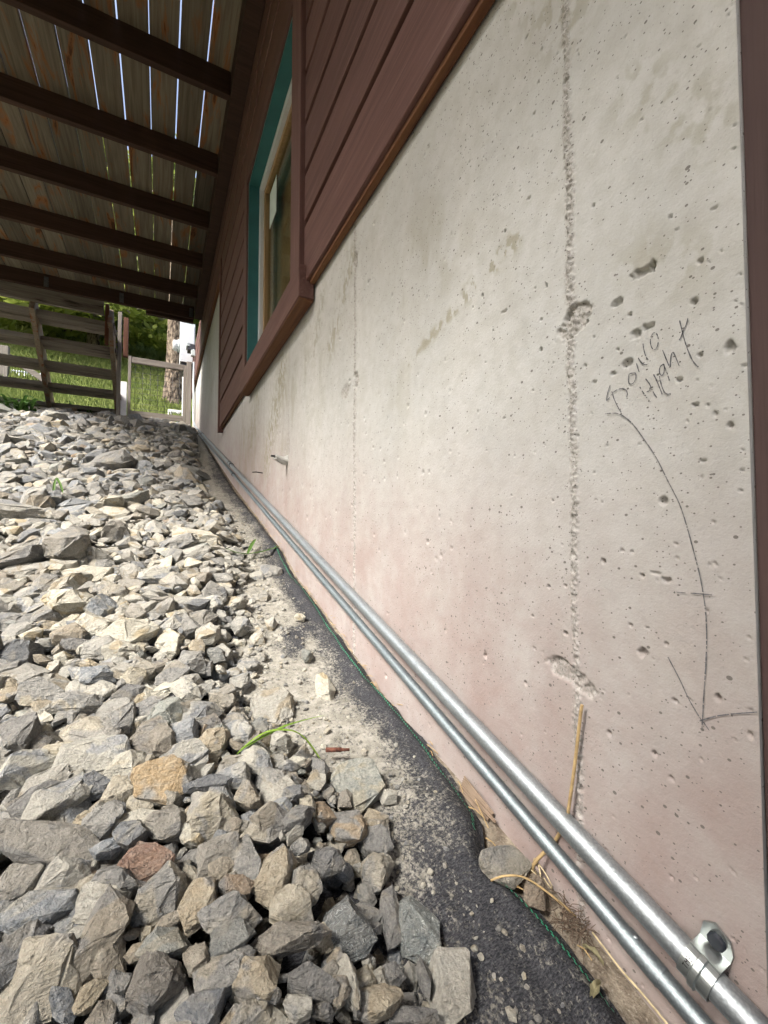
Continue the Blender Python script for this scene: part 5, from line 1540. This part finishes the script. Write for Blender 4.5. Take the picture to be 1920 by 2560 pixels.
o = tube('straw_stalk', curve_pts([(-.008, .3205, .357), (-.009, .322, .347), (-.010, .330, .288), (-.0115, .3395, .226), (-.006, .3425, .222)], 5), .0018, STRAW, None, 8)
tag(o, 'long dry straw stalk leaning upright against the rough wall seam', 'straw')
o = tube('straw_stalk', curve_pts([(-.003, .356, .200), (-.004, .366, .180), (-.018, .381, .153), (-.020, .385, .136)], 5), .0021, STRAW, None, 8)
tag(o, 'short straw stub behind the lower conduit above the beige stone', 'straw')
o = tube('straw_stalk', curve_pts([(-.080, .388, .150), (-.071, .376, .160), (-.051, .366, .158), (-.030, .352, .144), (-.007, .334, .123)], 6), [.0006] + [.0013] * 24 if False else .0012, STRAW, None, 6)
tag(o, 'curved dry grass stem arching from the fabric fold towards the wall', 'straw')
o = tube('straw_stalk', curve_pts([(-.004, .316, .119), (-.008, .300, .119), (-.009, .280, .114), (-.008, .257, .109), (-.006, .232, .100)], 6), .0010, STRAW_PALE, None, 6)
tag(o, 'thin pale stem lying along the foot of the wall under the strap', 'straw')
def loops():
    g = []
    for (cx, cy, cz, rr, s) in ((-.012, .384, .141, .010, 0), (-.010, .374, .139, .013, 1), (-.020, .382, .138, .008, 2)):
        pts = [(cx + rr * .5 * math.cos(a + s), cy + rr * math.cos(a), cz + rr * .9 * math.sin(a)) for a in np.linspace(0, 5.3, 22)]
        g.append(tube_geo(pts, .0007, 6))
    return merge_geo(g)
o = mesh_obj('straw_curl', *loops(), STRAW_PALE, None, True); tag(o, 'curled dry grass loops beside the beige stone at the wall', 'straw')
def root_tuft():
    r2 = random.Random(6); g = []
    for k in range(70):
        p = Vector((-.016 + r2.uniform(-.012, .012), .330 + r2.uniform(-.016, .016), .118 + r2.uniform(0, .012)))
        pts = [p]
        d = Vector((r2.uniform(-1, 1), r2.uniform(-1, 1), r2.uniform(-.4, .8))).normalized()
        for j in range(4):
            d = (d + Vector((r2.uniform(-.6, .6), r2.uniform(-.6, .6), r2.uniform(-.6, .4)))).normalized()
            p = p + d * .006; pts.append(p)
        g.append(tube_geo(pts, .0004, 4, False))
    return merge_geo(g)
o = mesh_obj('root_tuft', *root_tuft(), ROOT); tag(o, 'tangled brown dry root tuft at the foot of the wall', 'roots')
def fibres():
    """straw litter along the fabric edge"""
    r2 = random.Random(12); g = []
    for k in range(80):
        y = .26 + 2.2 * r2.random()
        x = float(fabric_edge(y)) + r2.uniform(-.008, .012)
        z = float(zf(y)) + r2.uniform(.006, .016)
        a = r2.choice((1, -1)) * r2.uniform(.9, 1.9); L = r2.uniform(.012, .045)
        p0 = Vector((x, y, z)); d = Vector((math.cos(a) * .35, math.sin(a), r2.uniform(-.1, .35)))
        g.append(tube_geo([p0, p0 + d * L * .5 + Vector((0, 0, r2.uniform(0, .004))), p0 + d * L], .00065, 4, False))
    return merge_geo(g)
o = mesh_obj('straw_litter', *fibres(), STRAW); tag(o, 'dry straw litter caught along the foot of the wall', 'straw', kind='stuff')
def splinter():
    g = []
    r2 = random.Random(2)
    for k in range(7):
        w = (k - 3) * .0028
        p0 = Vector((-.014 + w * .5, .525, .170 + w)); p1 = Vector((-.007 + w * .4, .459 + r2.uniform(0, .014), .150 + w * .6))
        g.append(tube_geo([p0, p0.lerp(p1, .5) + Vector((-.003, 0, .002)), p1], [.0012, .0024, .001], 6))
    return merge_geo(g)
o = mesh_obj('wood_splinter', *splinter(), DRY_WOOD, None); tag(o, 'splintered piece of weathered wood stuck at the foot of the wall', 'wood')
def dead_leaf(cx, cy, cz, L, W, rot, seed):
    r2 = random.Random(seed); V, Fc = [], []
    n = 9
    for i in range(n):
        t = i / (n - 1); w = W * math.sin(math.pi * (0.06 + .9 * t)) * r2.uniform(.8, 1.15)
        c = math.cos(rot); s = math.sin(rot)
        for k in (-1, 0, 1):
            x, y = L * (t - .5), k * w
            V.append((cx + c * x - s * y, cy + s * x + c * y, cz + .004 * math.sin(t * 3.1) + (.0035 if k else 0) + r2.uniform(-.001, .001)))
    for i in range(n - 1):
        a = 3 * i; Fc += [(a, a + 1, a + 4, a + 3), (a + 1, a + 2, a + 5, a + 4)]
    return V, Fc
o = mesh_obj('dead_leaf', *dead_leaf(-.052, .277, .116, .026, .0042, .3, 1), DRY_LEAF); tag(o, 'dry olive leaf lying on the fabric corner at the bottom', 'leaf')
o = mesh_obj('dead_leaf', *dead_leaf(-.022, .302, .114, .022, .0028, 1.7, 3), DRY_LEAF); tag(o, 'narrow dry leaf beside the root tuft at the wall foot', 'leaf')
bolt = empty('rusty_bolt', (-.168, .636, .205)); tag(bolt, 'short rusty bolt lying on the dusty patch', 'bolt')
tube('shank', [(-.185, .645, .2045), (-.163, .634, .2045)], .0034, RUSTY, bolt, 10)
tube('thread', [(-.163, .634, .2045), (-.161, .633, .2045), (-.152, .6285, .2045)], [.0026, .0022, .0022], RUSTY, bolt, 10)
